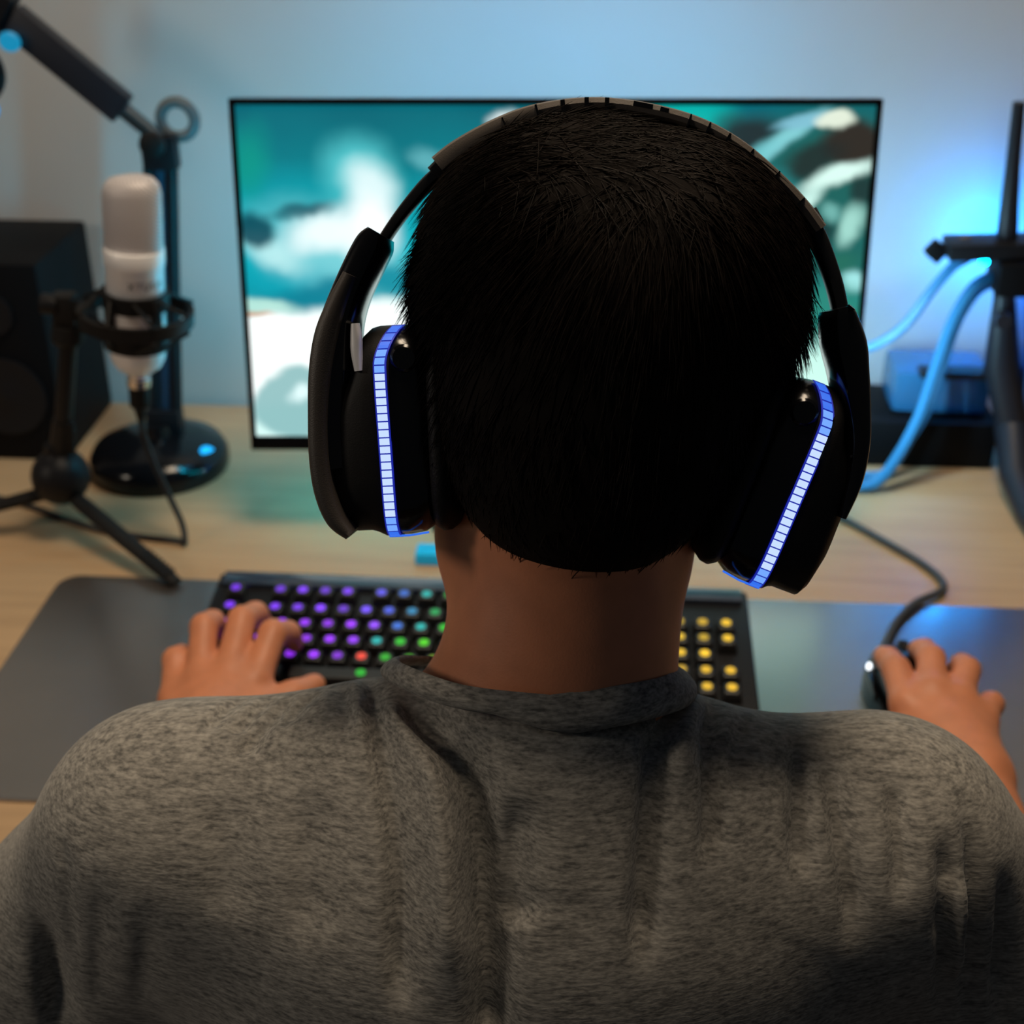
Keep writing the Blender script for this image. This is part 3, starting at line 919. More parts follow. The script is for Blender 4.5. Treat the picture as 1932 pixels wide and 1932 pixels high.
# printed name wrapped round the barrel
fc = bpy.data.curves.new('lettering', 'FONT')
fc.body = 'XTUGA'
fc.size = 0.0095
fc.extrude = 0.0
fc.space_character = 1.08
fo = bpy.data.objects.new('lettering_tmp', fc)
COL.objects.link(fo)
dg = bpy.context.evaluated_depsgraph_get()
fme = bpy.data.meshes.new_from_object(fo.evaluated_get(dg))
bpy.data.objects.remove(fo)
bmm = bmesh.new(); bmm.from_mesh(fme)
bmesh.ops.triangulate(bmm, faces=bmm.faces)
bmesh.ops.subdivide_edges(bmm, edges=list(bmm.edges), cuts=2, use_grid_fill=True)
for v in bmm.verts:
    q = (v.co.x - 0.002) / RM - math.pi / 2 + 0.12
    v.co = mframe @ Vector(((RM + 0.00025) * math.cos(q), (RM + 0.00025) * math.sin(q), 0.0945 + v.co.y))
bmm.to_mesh(fme); bmm.free()
fme.name = 'lettering'
fme.materials.clear()
obj('lettering', fme, M['shirtlabel'], mic, smooth=False)

mc = thing('microphone_cable', 'thin black cable looping from under the microphone across the desk', 'cable', (-0.4184, TY, DZ))
p0 = mframe @ Vector((0, 0, -0.004))
p1 = Vector((-0.4184, TY, 0.874))
obj('plug', MB().tube([p0, p0 + (p1 - p0) * 0.9, p1, p1 - Vector((0.0003, 0, 0.012))], [0.0095, 0.0092, 0.006, 0.0036], 16), M['matteblack'], mc)
pts = [p1, (-0.4190, TY, 0.850), (-0.4130, 1.130, 0.820), (-0.4000, 1.125, 0.785), (-0.3890, 1.118, 0.760), (-0.3850, 1.108, 0.7455), (-0.3905, 1.112, 0.7440), (-0.4080, 1.116, 0.7432), (-0.4300, 1.119, 0.7432), (-0.47, 1.128, 0.7432), (-0.52, 1.150, 0.7432), (-0.57, 1.176, 0.7432), (-0.62, 1.19, 0.7432), (-0.70, 1.19, 0.7432)]
obj('cord', MB().tube(catmull(pts, 6), 0.0030, 8), M['cable'], mc)

# ================================================================== RIGHT SIDE: open computer frame, boxes, cables
cf = thing('computer_frame', 'dark open metal computer frame at the right end of the desk', 'computer frame', (0.44, 1.30, DZ))
dark = mat('frame_navy', (0.012, 0.014, 0.022), 0.45)
obj('upright_post', MB().tube([(0.4400, 1.31, DZ + 0.02), (0.4080, 1.32, 0.86), (0.3990, 1.32, 0.93), (0.3900, 1.32, 1.00), (0.3845, 1.32, 1.06), (0.3800, 1.32, 1.12)], [0.016, 0.018, 0.011, 0.010, 0.007, 0.006], 12), dark, cf)
obj('foot', MB().tube([(0.428, 1.32, 0.80), (0.424, 1.26, 0.765), (0.424, 1.20, 0.752), (0.430, 1.12, 0.752)], [0.018, 0.016, 0.012, 0.010], 12), dark, cf)
obj('top_bracket', MB().box((0.384, 1.32, 0.983), (0.10, 0.04, 0.016), bev=0.003, rot=(0, -0.05, 0)), M['blackplastic'], cf)
obj('socket_block', MB().box((0.405, 1.318, 0.957), (0.045, 0.05, 0.034), bev=0.004), M['speaker'], cf)
obj('clip', MB().lathe([(0.008, 0), (0.008, 0.012), (0, 0.012)], (0.394, 1.303, 0.917), (0, -1, 0), 16), dark, cf)
obj('cross_bar', MB().box((0.375, 1.33, 0.846), (0.09, 0.02, 0.008), bev=0.002), M['blackplastic'], cf)
obj('side_panel', MB().box((0.455, 1.345, 0.90), (0.05, 0.08, 0.22), bev=0.004), mat('panel_blue', (0.03, 0.08, 0.22), 0.3), cf)

obj('light_bar', MB().box((0.406, 1.380, 0.952), (0.040, 0.006, 0.012), bev=0.001), emat('frame_led', (0.0, 0.30, 1.0), 170), cf)

bxo = thing('power_box', 'black low box with a translucent blue lid beside the monitor', 'box', (0.352, 1.37, DZ))
obj('body', MB().box((0.3515, 1.372, DZ + 0.026), (0.134, 0.10, 0.052), bev=0.004), M['speaker'], bxo, angle=30)
obj('lid', MB().box((0.3600, 1.378, DZ + 0.076), (0.100, 0.07, 0.046), bev=0.008), mat('blue_lid', (0.05, 0.24, 0.50), 0.25, trans=0.35), bxo, angle=30)

pl = thing('cable_plug', 'small black diamond-shaped plug hanging by the wall beside the monitor', 'plug', (0.327, 1.325, 0.97))
obj('block', MB().box((0.3270, 1.325, 0.9755), (0.017, 0.014, 0.017), rot=(0, R(38), 0), bev=0.002), M['speaker'], pl)
obj('lead', MB().tube(catmull([(0.335, 1.325, 0.979), (0.345, 1.325, 0.986), (0.358, 1.325, 0.990)], 4), 0.003, 8), M['cable'], pl)

cabs = [('upper pale blue cable curving from the frame to behind the monitor', [(0.372, 1.330, 0.978), (0.352, 1.325, 0.968), (0.330, 1.322, 0.940), (0.310, 1.320, 0.905), (0.290, 1.32, 0.884), (0.265, 1.325, 0.872), (0.20, 1.34, 0.865)], 0.0052),
        ('dark cable running just under the upper pale blue one', [(0.372, 1.342, 0.966), (0.345, 1.338, 0.950), (0.322, 1.335, 0.918), (0.302, 1.333, 0.888), (0.28, 1.333, 0.870), (0.24, 1.34, 0.862)], 0.0030),
        ('thick pale blue cable arching down in front of the black box', [(0.392, 1.325, 0.953), (0.368, 1.315, 0.945), (0.350, 1.305, 0.915), (0.338, 1.295, 0.870), (0.325, 1.280, 0.820), (0.305, 1.268, 0.775), (0.285, 1.262, 0.750), (0.255, 1.262, 0.746)], 0.0062),
        ('slim pale blue cable arching down behind the thick one', [(0.398, 1.345, 0.940), (0.378, 1.340, 0.930), (0.362, 1.335, 0.900), (0.352, 1.325, 0.860), (0.340, 1.310, 0.815), (0.322, 1.305, 0.775), (0.300, 1.29, 0.748), (0.27, 1.29, 0.746)], 0.0048)]
for i, (lb, pts, r_) in enumerate(cabs):
    m_ = M['cable'] if i == 1 else M['bluecable']
    tag(obj('cable', MB().tube(catmull(pts, 6), r_, 8), m_), lb, 'cable', 'cables at the computer frame')

bc = thing('small_blue_device', 'small bright blue device on the desk behind the keyboard', 'gadget', (-0.148, 1.10, DZ))  # stand-in for a bright blue patch of unknown identity
obj('shell', MB().box((-0.148, 1.10, DZ + 0.006), (0.030, 0.022, 0.012), bev=0.003), mat('glowing_cyan', (0.0, 0.35, 0.65), 0.3, emit=(0, 0.4, 0.7), estr=0.25), bc)  # faint glow put into the shell colour
obj('cap', MB().box((-0.128, 1.10, DZ + 0.005), (0.012, 0.014, 0.006), bev=0.001), M['silver'], bc)

# ================================================================== PERSON
ppl = thing('person', 'person seen from behind in a grey t-shirt and headset at the keyboard', 'person', tuple(tw((0.01, 0.47, 0.455))))

E0 = Vector((0, 0, 1.405))
HO = Vector((0.0341, 0.5823, 1.1663))           # middle of the headset
hw = (HO - E0).normalized()
hx = Vector((1, 0, 0)); hx = (hx - hw * hx.dot(hw)).normalized()
hz = hx.cross(hw).normalized()
HK = 0.000240
ROLL = R(8.5)
HC = np.array((0.0410, 0.5893, 1.1687))         # middle of the head
rx = hx * math.cos(ROLL) - hz * math.sin(ROLL)
rz = hz * math.cos(ROLL) + hx * math.sin(ROLL)
HM = np.array([[rx[i], hw[i], rz[i]] for i in range(3)])   # columns: right, forward, up of the head
HEUL = Matrix(HM.tolist()).to_euler()


def hp(x, y, z):
    return HC + HM @ np.array((x, y, z))


# ---- body: one continuous skin surface
g = Grid((-0.46, 0.26, 0.42), (0.46, 1.02, 1.32), 0.003)
g.ell(hp(0, 0.005, 0.000), (0.0740, 0.090, 0.080), HEUL, 0.01)
g.ell(hp(0, -0.022, -0.040), (0.056, 0.056, 0.058), HEUL, 0.02)
g.ell(hp(0, 0.042, -0.045), (0.054, 0.054, 0.072), HEUL, 0.02)
g.ell(hp(0, 0.052, -0.090), (0.044, 0.042, 0.034), HEUL, 0.03)
g.cone(hp(0, 0.094, -0.010), hp(0, 0.112, -0.048), 0.006, 0.0105, 0.012)
g.cone(hp(-0.03, 0.090, 0.006), hp(0.03, 0.090, 0.006), 0.006, 0.006, 0.015)
g.cone(hp(-0.018, 0.100, -0.078), hp(0.018, 0.100, -0.078), 0.0045, 0.0045, 0.006)
g.cone(hp(-0.017, 0.098, -0.088), hp(0.017, 0.098, -0.088), 0.0050, 0.0050, 0.006)
for s in (-1, 1):
    g.ell(hp(s * 0.030, 0.093, -0.014), (0.013, 0.010, 0.010), HEUL, 0.008, carve=True)
    g.ell(hp(s * 0.077, -0.004, -0.040), (0.010, 0.020, 0.032), HEUL, 0.010)
# earlobe and jaw corners under the ear cups
g.ell(hp(-0.047, 0.015, -0.094), (0.018, 0.028, 0.034), HEUL, 0.015)
g.ell(hp(0.042, 0.015, -0.094), (0.016, 0.028, 0.030), HEUL, 0.015)
# neck
g.cone((0.0300, 0.556, 1.115), (0.0230, 0.538, 1.030), 0.0490, 0.0505, 0.018)
g.cone((0.0230, 0.538, 1.030), (0.0150, 0.515, 0.960), 0.0505, 0.055, 0.02)
g.cone((0.0200, 0.530, 1.020), (-0.070, 0.518, 0.972), 0.040, 0.018, 0.02)
# trunk (kept inside the shirt)
g.cone((-0.12, 0.512, 0.945), (0.135, 0.510, 0.940), 0.034, 0.034, 0.03)
g.ell((0.01, 0.505, 0.895), (0.150, 0.078, 0.100), (R(-22), 0, 0), 0.05)
g.ell((0.01, 0.475, 0.745), (0.135, 0.085, 0.170), (R(-8), 0, 0), 0.05)
g.ell((0.01, 0.465, 0.575), (0.150, 0.100, 0.110), (0, 0, 0), 0.05)
# arms
SHL, SHR = np.array((-0.162, 0.512, 0.940)), np.array((0.176, 0.508, 0.936))
ELL_, ELR = np.array((-0.268, 0.548, 0.765)), np.array((0.300, 0.540, 0.765))
WRL, WRR = np.array((-0.2200, 0.7600, 0.785)), np.array((0.3170, 0.7400, 0.785))
for S_, E_, W_ in ((SHL, ELL_, WRL), (SHR, ELR, WRR)):
    g.chain([S_, S_ * 0.5 + E_ * 0.5, E_], [0.046, 0.041, 0.034], 0.03)
    mid_ = E_ * 0.65 + W_ * 0.35
    g.chain([E_, mid_, W_], [0.035, 0.037, 0.0235], 0.02)


def hand(W_, palm, mcps, fingers, thumb, frs):
    kk = 0.006
    for m_ in mcps:
        g.cone(W_, m_, 0.0205, 0.0115, 0.012)
    g.cone(W_, palm, 0.022, 0.018, 0.012)
    for i in range(3):
        g.cone(mcps[i], mcps[i + 1], 0.0112, 0.0108, 0.006)
    for f_, r_ in zip(fingers, frs):
        g.chain([np.array(p) for p in f_], r_, 0.004)
    g.chain([np.array(p) for p in thumb], [0.015, 0.0125, 0.0105, 0.0090], 0.008)


FR = [0.0098, 0.0092, 0.0084, 0.0074]
# left hand resting on the keys: little, ring, middle, index
lm_ = [np.array(p) for p in ((-0.2504, 0.8270, 0.7870), (-0.2320, 0.8380, 0.7970), (-0.2110, 0.8400, 0.8010), (-0.1910, 0.8350, 0.7980))]
hand(WRL, np.array((-0.2180, 0.7990, 0.7910)), lm_,
     [[lm_[0], (-0.2560, 0.8620, 0.7990), (-0.2560, 0.8800, 0.7900), (-0.2550, 0.8890, 0.7790)],
      [lm_[1], (-0.2370, 0.8840, 0.8140), (-0.2360, 0.9080, 0.8030), (-0.2350, 0.9170, 0.7890)],
      [lm_[2], (-0.2085, 0.8890, 0.8170), (-0.2030, 0.9150, 0.8060), (-0.2000, 0.9250, 0.7910)],
      [lm_[3], (-0.1830, 0.8770, 0.8130), (-0.1750, 0.8970, 0.8000), (-0.1720, 0.9030, 0.7860)]],
     [(-0.2080, 0.7840, 0.7860), (-0.1830, 0.8100, 0.7900), (-0.1630, 0.8310, 0.7880), (-0.1500, 0.8510, 0.7835)],
     [[0.0108, 0.0096, 0.0084, 0.0072], [0.0115, 0.0105, 0.0094, 0.0080], [0.0120, 0.0108, 0.0096, 0.0082], [0.0120, 0.0106, 0.0092, 0.0079]])
# right hand over the mouse: index, middle, ring, little
rm_ = [np.array(p) for p in ((0.2860, 0.8060, 0.7985), (0.3060, 0.8130, 0.8030), (0.3245, 0.8090, 0.7995), (0.3400, 0.7990, 0.7900))]
hand(WRR, np.array((0.3080, 0.7780, 0.7900)), rm_,
     [[rm_[0], (0.2870, 0.8440, 0.8030), (0.2880, 0.8680, 0.7950), (0.2890, 0.8860, 0.7860)],
      [rm_[1], (0.3150, 0.8530, 0.8060), (0.3180, 0.8780, 0.7960), (0.3190, 0.8960, 0.7850)],
      [rm_[2], (0.3400, 0.8440, 0.8020), (0.3450, 0.8670, 0.7900), (0.3460, 0.8810, 0.7760)],
      [rm_[3], (0.3540, 0.8210, 0.7880), (0.3580, 0.8380, 0.7740), (0.3580, 0.8470, 0.7620)]],
     [(0.2980, 0.7580, 0.7850), (0.2790, 0.7800, 0.7860), (0.2640, 0.8010, 0.7750), (0.2600, 0.8210, 0.7660)],
     [[0.0118, 0.0104, 0.0093, 0.0080], [0.0120, 0.0106, 0.0094, 0.0081], [0.0114, 0.0102, 0.0090, 0.0078], [0.0106, 0.0092, 0.0080, 0.0069]])
P, Q = g.mesh()
P = smooth_pts(P, Q, 2, 0.5)
obj('body', np_mesh('body', toworld(P), Q), M['skin'], ppl, angle=None)
for s in (-1, 1):
    e_ = hp(s * 0.030, 0.080, -0.014)
    eo = obj('eye', MB().lathe([(0.0115 * math.cos(R(a)), 0.0115 * math.sin(R(a))) for a in range(-90, 91, 15)], tw(e_), tw(e_ + HM @ np.array((0, 1, 0))) - tw(e_), 20), M['eye'], ppl, angle=80)
    obj('iris', MB().lathe([(0.0055, 0.0102), (0.0, 0.0117)], tw(e_), tw(e_ + HM @ np.array((0, 1, 0))) - tw(e_), 16), M['hair'], eo)

# ---- trousers and shoes (below the desk)
g = Grid((-0.30, 0.26, 0.0), (0.32, 1.06, 0.66), 0.006)
g.ell((0.01, 0.465, 0.555), (0.170, 0.120, 0.095), (0, 0, 0), 0.03)
for s in (-1, 1):
    g.chain([(0.01 + s * 0.085, 0.50, 0.53), (0.01 + s * 0.13, 0.86, 0.52), (0.01 + s * 0.125, 0.90, 0.09)], [0.082, 0.062, 0.045], 0.03)
P, Q = g.mesh()
obj('trousers', np_mesh('trousers', toworld(smooth_pts(P, Q, 2)), Q), M['denim'], ppl, angle=None)
for s in (-1, 1):
    g = Grid((s * 0.125 - 0.07, 0.78, 0.0), (s * 0.125 + 0.09, 1.12, 0.14), 0.005)
    g.ell((0.01 + s * 0.125, 0.955, 0.045), (0.045, 0.13, 0.042), (0, 0, 0), 0.02)
    g.cone((0.01 + s * 0.125, 0.90, 0.055), (0.01 + s * 0.125, 0.90, 0.10), 0.046, 0.046, 0.02)
    P, Q = g.mesh()
    obj('shoe', np_mesh('shoe', toworld(smooth_pts(P, Q, 2)), Q), M['shoe'], ppl, angle=None)

# ---- t-shirt
NECK_A, NECK_B = np.array((0.0285, 0.552, 1.10)), np.array((0.021, 0.533, 1.0))
g = Grid((-0.36, 0.28, 0.46), (0.40, 0.68, 1.12), 0.0026)
g.chain([(0.016, 0.508, 0.985), (-0.08, 0.512, 0.961), SHL + (-0.006, 0, 0.002)], [0.046, 0.043, 0.051], 0.03)
g.chain([(0.016, 0.508, 0.985), (0.090, 0.510, 0.948), (0.140, 0.509, 0.930), SHR + (0.008, 0, 0.002)], [0.046, 0.042, 0.042, 0.050], 0.022)
g.ell((0.008, 0.494, 0.915), (0.176, 0.098, 0.100), (R(-24), 0, 0), 0.05)
g.ell((0.01, 0.465, 0.770), (0.165, 0.108, 0.180), (R(-8), 0, 0), 0.06)
g.ell((0.01, 0.460, 0.590), (0.176, 0.126, 0.115), (0, 0, 0), 0.06)
for S_, E_ in ((SHL, ELL_), (SHR, ELR)):
    e2 = S_ * 0.12 + E_ * 0.88
    g.chain([S_, S_ * 0.5 + E_ * 0.5, e2], [0.055, 0.063, 0.062], 0.05)
g.cone(NECK_A, NECK_B, 0.0535, 0.0525, 0.006, carve=True)
P, Q = g.mesh()
P = smooth_pts(P, Q, 3, 0.5)
N = normals(P, Q)


def ridge(P, line, width, depth, end=0.25):
    """depth of a crease following a 3-D line: gaussian across, fading at both ends"""
    line = np.array(line, float)
    best = np.full(len(P), 9.0)
    tt = np.zeros(len(P))
    sx = np.zeros(len(P))
    n = len(line) - 1
    for i in range(n):
        a, b = line[i], line[i + 1]
        ab = b - a
        t = np.clip(((P - a) @ ab) / (ab @ ab), 0, 1)
        d = np.linalg.norm(P - a - t[:, None] * ab, axis=1)
        m_ = d < best
        best[m_] = d[m_]
        sx[m_] = (P - a - t[:, None] * ab)[m_, 0]
        tt[m_] = (i + t[m_]) / n
    f = np.clip(np.minimum(tt, 1 - tt) / end, 0, 1)
    f = f * f * (3 - 2 * f)
    if depth < 0 and width > 0.003:      # creases drop steeply on one side and fade out on the other
        width = np.where(sx < 0, width * 0.62, width * 1.35)
    return depth * f * np.exp(-(best / width) ** 2)


FOLDS = [
    ([(-0.0571, 0.5205, 1.0225), (-0.0415, 0.4919, 1.0254), (-0.0283, 0.4713, 1.0221), (-0.0208, 0.4574, 1.0158), (-0.0164, 0.4387, 1.0007), (-0.0155, 0.4238, 0.9843), (-0.0128, 0.4109, 0.9685), (-0.0127, 0.3968, 0.9438), (-0.0104, 0.3872, 0.9166)], 0.0085, -0.0165, 0.12),
    ([(-0.0622, 0.5203, 1.0219), (-0.0466, 0.4971, 1.0251), (-0.0362, 0.4765, 1.0222), (-0.0309, 0.4609, 1.0154), (-0.0284, 0.4400, 0.9994), (-0.0259, 0.4223, 0.9808), (-0.0258, 0.4002, 0.9480)], 0.0070, 0.0063, 0.15),
    ([(-0.0726, 0.5465, 1.0094), (-0.0649, 0.5049, 1.0227), (-0.0597, 0.4841, 1.0201), (-0.0544, 0.4609, 1.0103), (-0.0492, 0.4344, 0.9894), (-0.0493, 0.4146, 0.9650), (-0.0476, 0.3998, 0.9382)], 0.0060, -0.0067, 0.15),
    ([(-0.0831, 0.5386, 1.0120), (-0.0755, 0.5075, 1.0210), (-0.0728, 0.4866, 1.0186)], 0.0050, -0.0037, 0.30),
    ([(-0.0777, 0.5456, 1.0091), (-0.0698, 0.5100, 1.0219), (-0.0648, 0.4843, 1.0194)], 0.0050, 0.0037, 0.30),
    ([(-0.1039, 0.5386, 1.0072), (-0.1117, 0.5153, 1.0126), (-0.1196, 0.4970, 1.0105), (-0.1247, 0.4868, 1.0071)], 0.0045, -0.0045, 0.30),
    ([(-0.1151, 0.5424, 1.0032), (-0.1222, 0.5153, 1.0110), (-0.1299, 0.4997, 1.0096)], 0.0045, -0.0036, 0.30),
    ([(-0.1299, 0.5414, 1.0023), (-0.1376, 0.5202, 1.0090), (-0.1403, 0.5023, 1.0091)], 0.0040, -0.0030, 0.30),
    ([(-0.0927, 0.5350, 1.0113), (-0.1011, 0.5178, 1.0144), (-0.1052, 0.5008, 1.0138)], 0.0040, -0.0033, 0.30),
    ([(-0.2243, 0.4757, 0.9399), (-0.2226, 0.4668, 0.9212), (-0.2210, 0.4601, 0.9007), (-0.2185, 0.4548, 0.8747), (-0.2175, 0.4541, 0.8515)], 0.0100, -0.0112, 0.40),
    ([(-0.2035, 0.4755, 0.9795), (-0.2009, 0.4626, 0.9659), (-0.2008, 0.4549, 0.9396), (-0.2026, 0.4537, 0.9060)], 0.0040, -0.0018, 0.30),
    ([(-0.1819, 0.4577, 0.9761), (-0.1838, 0.4486, 0.9551), (-0.1905, 0.4493, 0.9163), (-0.1975, 0.4520, 0.8773)], 0.0060, -0.0021, 0.40),
    ([(-0.1611, 0.4460, 0.9650), (-0.1637, 0.4398, 0.9371), (-0.1767, 0.4504, 0.8799)], 0.0070, -0.0021, 0.40),
    ([(0.0027, 0.4560, 1.0198), (0.0002, 0.4377, 1.0023), (0.0001, 0.4232, 0.9849), (0.0053, 0.4150, 0.9750)], 0.0080, -0.0075, 0.25),
    ([(0.0823, 0.5375, 1.0086), (0.0735, 0.5309, 0.9995), (0.0624, 0.4816, 1.0223), (0.0590, 0.4618, 1.0140), (0.0564, 0.4437, 1.0009), (0.0538, 0.4256, 0.9827), (0.0522, 0.4067, 0.9574)], 0.0060, -0.0090, 0.15),
    ([(0.0955, 0.5429, 1.0011), (0.0884, 0.4997, 1.0149), (0.0869, 0.4779, 1.0111), (0.0852, 0.4564, 1.0011), (0.0822, 0.4385, 0.9879)], 0.0050, -0.0083, 0.20),
    ([(0.0883, 0.5379, 1.0064), (0.0757, 0.4866, 1.0178), (0.0720, 0.4616, 1.0088)], 0.0060, 0.0045, 0.30),
    ([(0.1327, 0.5127, 1.0022), (0.1284, 0.4856, 1.0007), (0.1247, 0.4616, 0.9908), (0.1225, 0.4417, 0.9742)], 0.0060, -0.0060, 0.25),
    ([(0.1431, 0.5075, 1.0022), (0.1431, 0.4843, 0.9991), (0.1431, 0.4633, 0.9891), (0.1458, 0.4446, 0.9708), (0.1458, 0.4314, 0.9450)], 0.0055, -0.0060, 0.25),
    ([(0.1717, 0.4896, 1.0014), (0.1691, 0.4713, 0.9939), (0.1689, 0.4541, 0.9800), (0.1667, 0.4414, 0.9615)], 0.0050, -0.0053, 0.30),
    ([(0.1908, 0.4700, 0.9902), (0.1899, 0.4561, 0.9782), (0.1900, 0.4424, 0.9528), (0.1941, 0.4410, 0.9191), (0.2029, 0.4473, 0.8721)], 0.0060, -0.0072, 0.42),
    ([(0.2029, 0.4867, 0.9943), (0.2031, 0.4684, 0.9840), (0.2053, 0.4556, 0.9682), (0.2048, 0.4460, 0.9423), (0.2092, 0.4465, 0.9033), (0.2133, 0.4474, 0.8669)], 0.0055, -0.0072, 0.42),
    ([(0.2186, 0.4658, 0.9684), (0.2221, 0.4572, 0.9452), (0.2251, 0.4516, 0.9075), (0.2289, 0.4480, 0.8721)], 0.0060, -0.0072, 0.42),
    ([(0.1949, 0.4537, 0.9728), (0.1978, 0.4444, 0.9502), (0.2014, 0.4439, 0.9129)], 0.0050, 0.0053, 0.25),
    ([(0.1095, 0.5291, 1.0030), (0.0989, 0.4893, 1.0099), (0.0982, 0.4641, 1.0012)], 0.0060, -0.0037, 0.30),
    ([(-0.1326, 0.4763, 1.0016), (-0.1263, 0.4543, 0.9853), (-0.1276, 0.4363, 0.9562)], 0.0120, -0.0030, 0.30),
    ([(-0.0909, 0.4711, 1.0077), (-0.0881, 0.4453, 0.9889), (-0.0885, 0.4211, 0.9555)], 0.0140, -0.0037, 0.30),
    ([(0.0131, 0.4838, 1.0351), (0.0131, 0.4744, 1.0325)], 0.0016, -0.0032, 0.40),
    ([(0.0158, 0.4839, 1.0348), (0.0157, 0.4744, 1.0325)], 0.0016, -0.0032, 0.40),
    ([(0.0209, 0.4833, 1.0344), (0.0209, 0.4745, 1.0324)], 0.0016, -0.0032, 0.40),
    ([(0.0235, 0.4831, 1.0342), (0.0287, 0.5670, 0.9609)], 0.0016, -0.0032, 0.40),
    ([(0.0313, 0.5731, 0.9679), (0.0262, 0.4764, 1.0326)], 0.0016, -0.0032, 0.40),
    ([(0.0363, 0.5719, 0.9684), (0.0310, 0.4773, 1.0322)], 0.0016, -0.0032, 0.40),
    ([(0.0401, 0.5712, 0.9697), (0.0406, 0.5661, 0.9644)], 0.0016, -0.0032, 0.40),
    ([(0.0433, 0.5713, 0.9720), (0.0375, 0.4806, 1.0318)], 0.0016, -0.0032, 0.40),
    ([(0.0487, 0.5693, 0.9742), (0.0416, 0.4840, 1.0311)], 0.0016, -0.0032, 0.40),
    ([(0.0514, 0.5692, 0.9768), (0.0442, 0.4863, 1.0302)], 0.0016, -0.0032, 0.40),
    ([(0.0562, 0.5664, 0.9797), (0.0567, 0.5614, 0.9742)], 0.0016, -0.0032, 0.40),
    ([(0.0592, 0.5639, 0.9815), (0.0594, 0.5594, 0.9761)], 0.0016, -0.0032, 0.40),
    ([(0.0629, 0.5621, 0.9864), (0.0642, 0.5561, 0.9815)], 0.0016, -0.0032, 0.40),
    ([(0.0665, 0.5581, 0.9905), (0.0667, 0.5535, 0.9847)], 0.0016, -0.0032, 0.40),
    ([(0.0695, 0.5553, 0.9954), (0.0702, 0.5490, 0.9917)], 0.0016, -0.0032, 0.40),
    ([(0.0732, 0.5515, 0.9997), (0.0731, 0.5413, 0.9995)], 0.0016, -0.0032, 0.40),
    ([(0.0761, 0.5478, 1.0034), (0.0746, 0.5246, 1.0136)], 0.0016, -0.0032, 0.40),
]
disp = np.zeros(len(P))
for line, wd_, dp_, en_ in FOLDS:
    disp += ridge(P, line, wd_, dp_, en_)
P = P + N * disp[:, None]
P = smooth_pts(P, Q, 1, 0.4)
sm_ = bpy.data.materials.new('grey_marl_jersey')
sm_.use_nodes = True
nt = sm_.node_tree
b_ = nt.nodes['Principled BSDF']
b_.inputs['Roughness'].default_value = 0.9
b_.inputs['Sheen Weight'].default_value = 0.15
b_.inputs['Specular IOR Level'].default_value = 0.15
tc_ = nt.nodes.new('ShaderNodeTexCoord')
mixes = []
for sc_, det, st_ in ((1.0, 4, (75, 230, 620)), (1.0, 3, (300, 500, 1100)), (1.0, 2, (30, 30, 110))):
    mp_ = nt.nodes.new('ShaderNodeMapping')
    mp_.inputs['Scale'].default_value = st_
    mp_.inputs['Rotation'].default_value = (0, R(4), 0)
    nz = nt.nodes.new('ShaderNodeTexNoise')
    nz.inputs['Scale'].default_value = sc_
    nz.inputs['Detail'].default_value = det
    nt.links.new(tc_.outputs['Object'], mp_.inputs[0])
    nt.links.new(mp_.outputs[0], nz.inputs['Vector'])
    mixes.append(nz.outputs['Fac'])
ad = nt.nodes.new('ShaderNodeMath'); ad.operation = 'ADD'
nt.links.new(mixes[0], ad.inputs[0]); nt.links.new(mixes[1], ad.inputs[1])
ad2 = nt.nodes.new('ShaderNodeMath'); ad2.operation = 'MULTIPLY_ADD'; ad2.inputs[1].default_value = 0.15
nt.links.new(mixes[2], ad2.inputs[0]); nt.links.new(ad.outputs[0], ad2.inputs[2])
cr_ = nt.nodes.new('ShaderNodeMapRange')
cr_.inputs['From Min'].default_value = 0.78; cr_.inputs['From Max'].default_value = 1.36
nt.links.new(ad2.outputs[0], cr_.inputs['Value'])
rp = nt.nodes.new('ShaderNodeValToRGB')
rp.color_ramp.elements[0].color = (0.100, 0.097, 0.090, 1)
rp.color_ramp.elements[1].color = (0.360, 0.342, 0.305, 1)
nt.links.new(cr_.outputs[0], rp.inputs[0])
nt.links.new(rp.outputs[0], b_.inputs['Base Color'])
bp_ = nt.nodes.new('ShaderNodeBump'); bp_.inputs['Strength'].default_value = 0.25; bp_.inputs['Distance'].default_value = 0.0006
nt.links.new(ad.outputs[0], bp_.inputs['Height'])
nt.links.new(bp_.outputs[0], b_.inputs['Normal'])
M['shirt'] = sm_
shirt = obj('t_shirt', np_mesh('t_shirt', toworld(P), Q), sm_, ppl, angle=None)
shirt['label'] = 'grey marl cotton t-shirt'

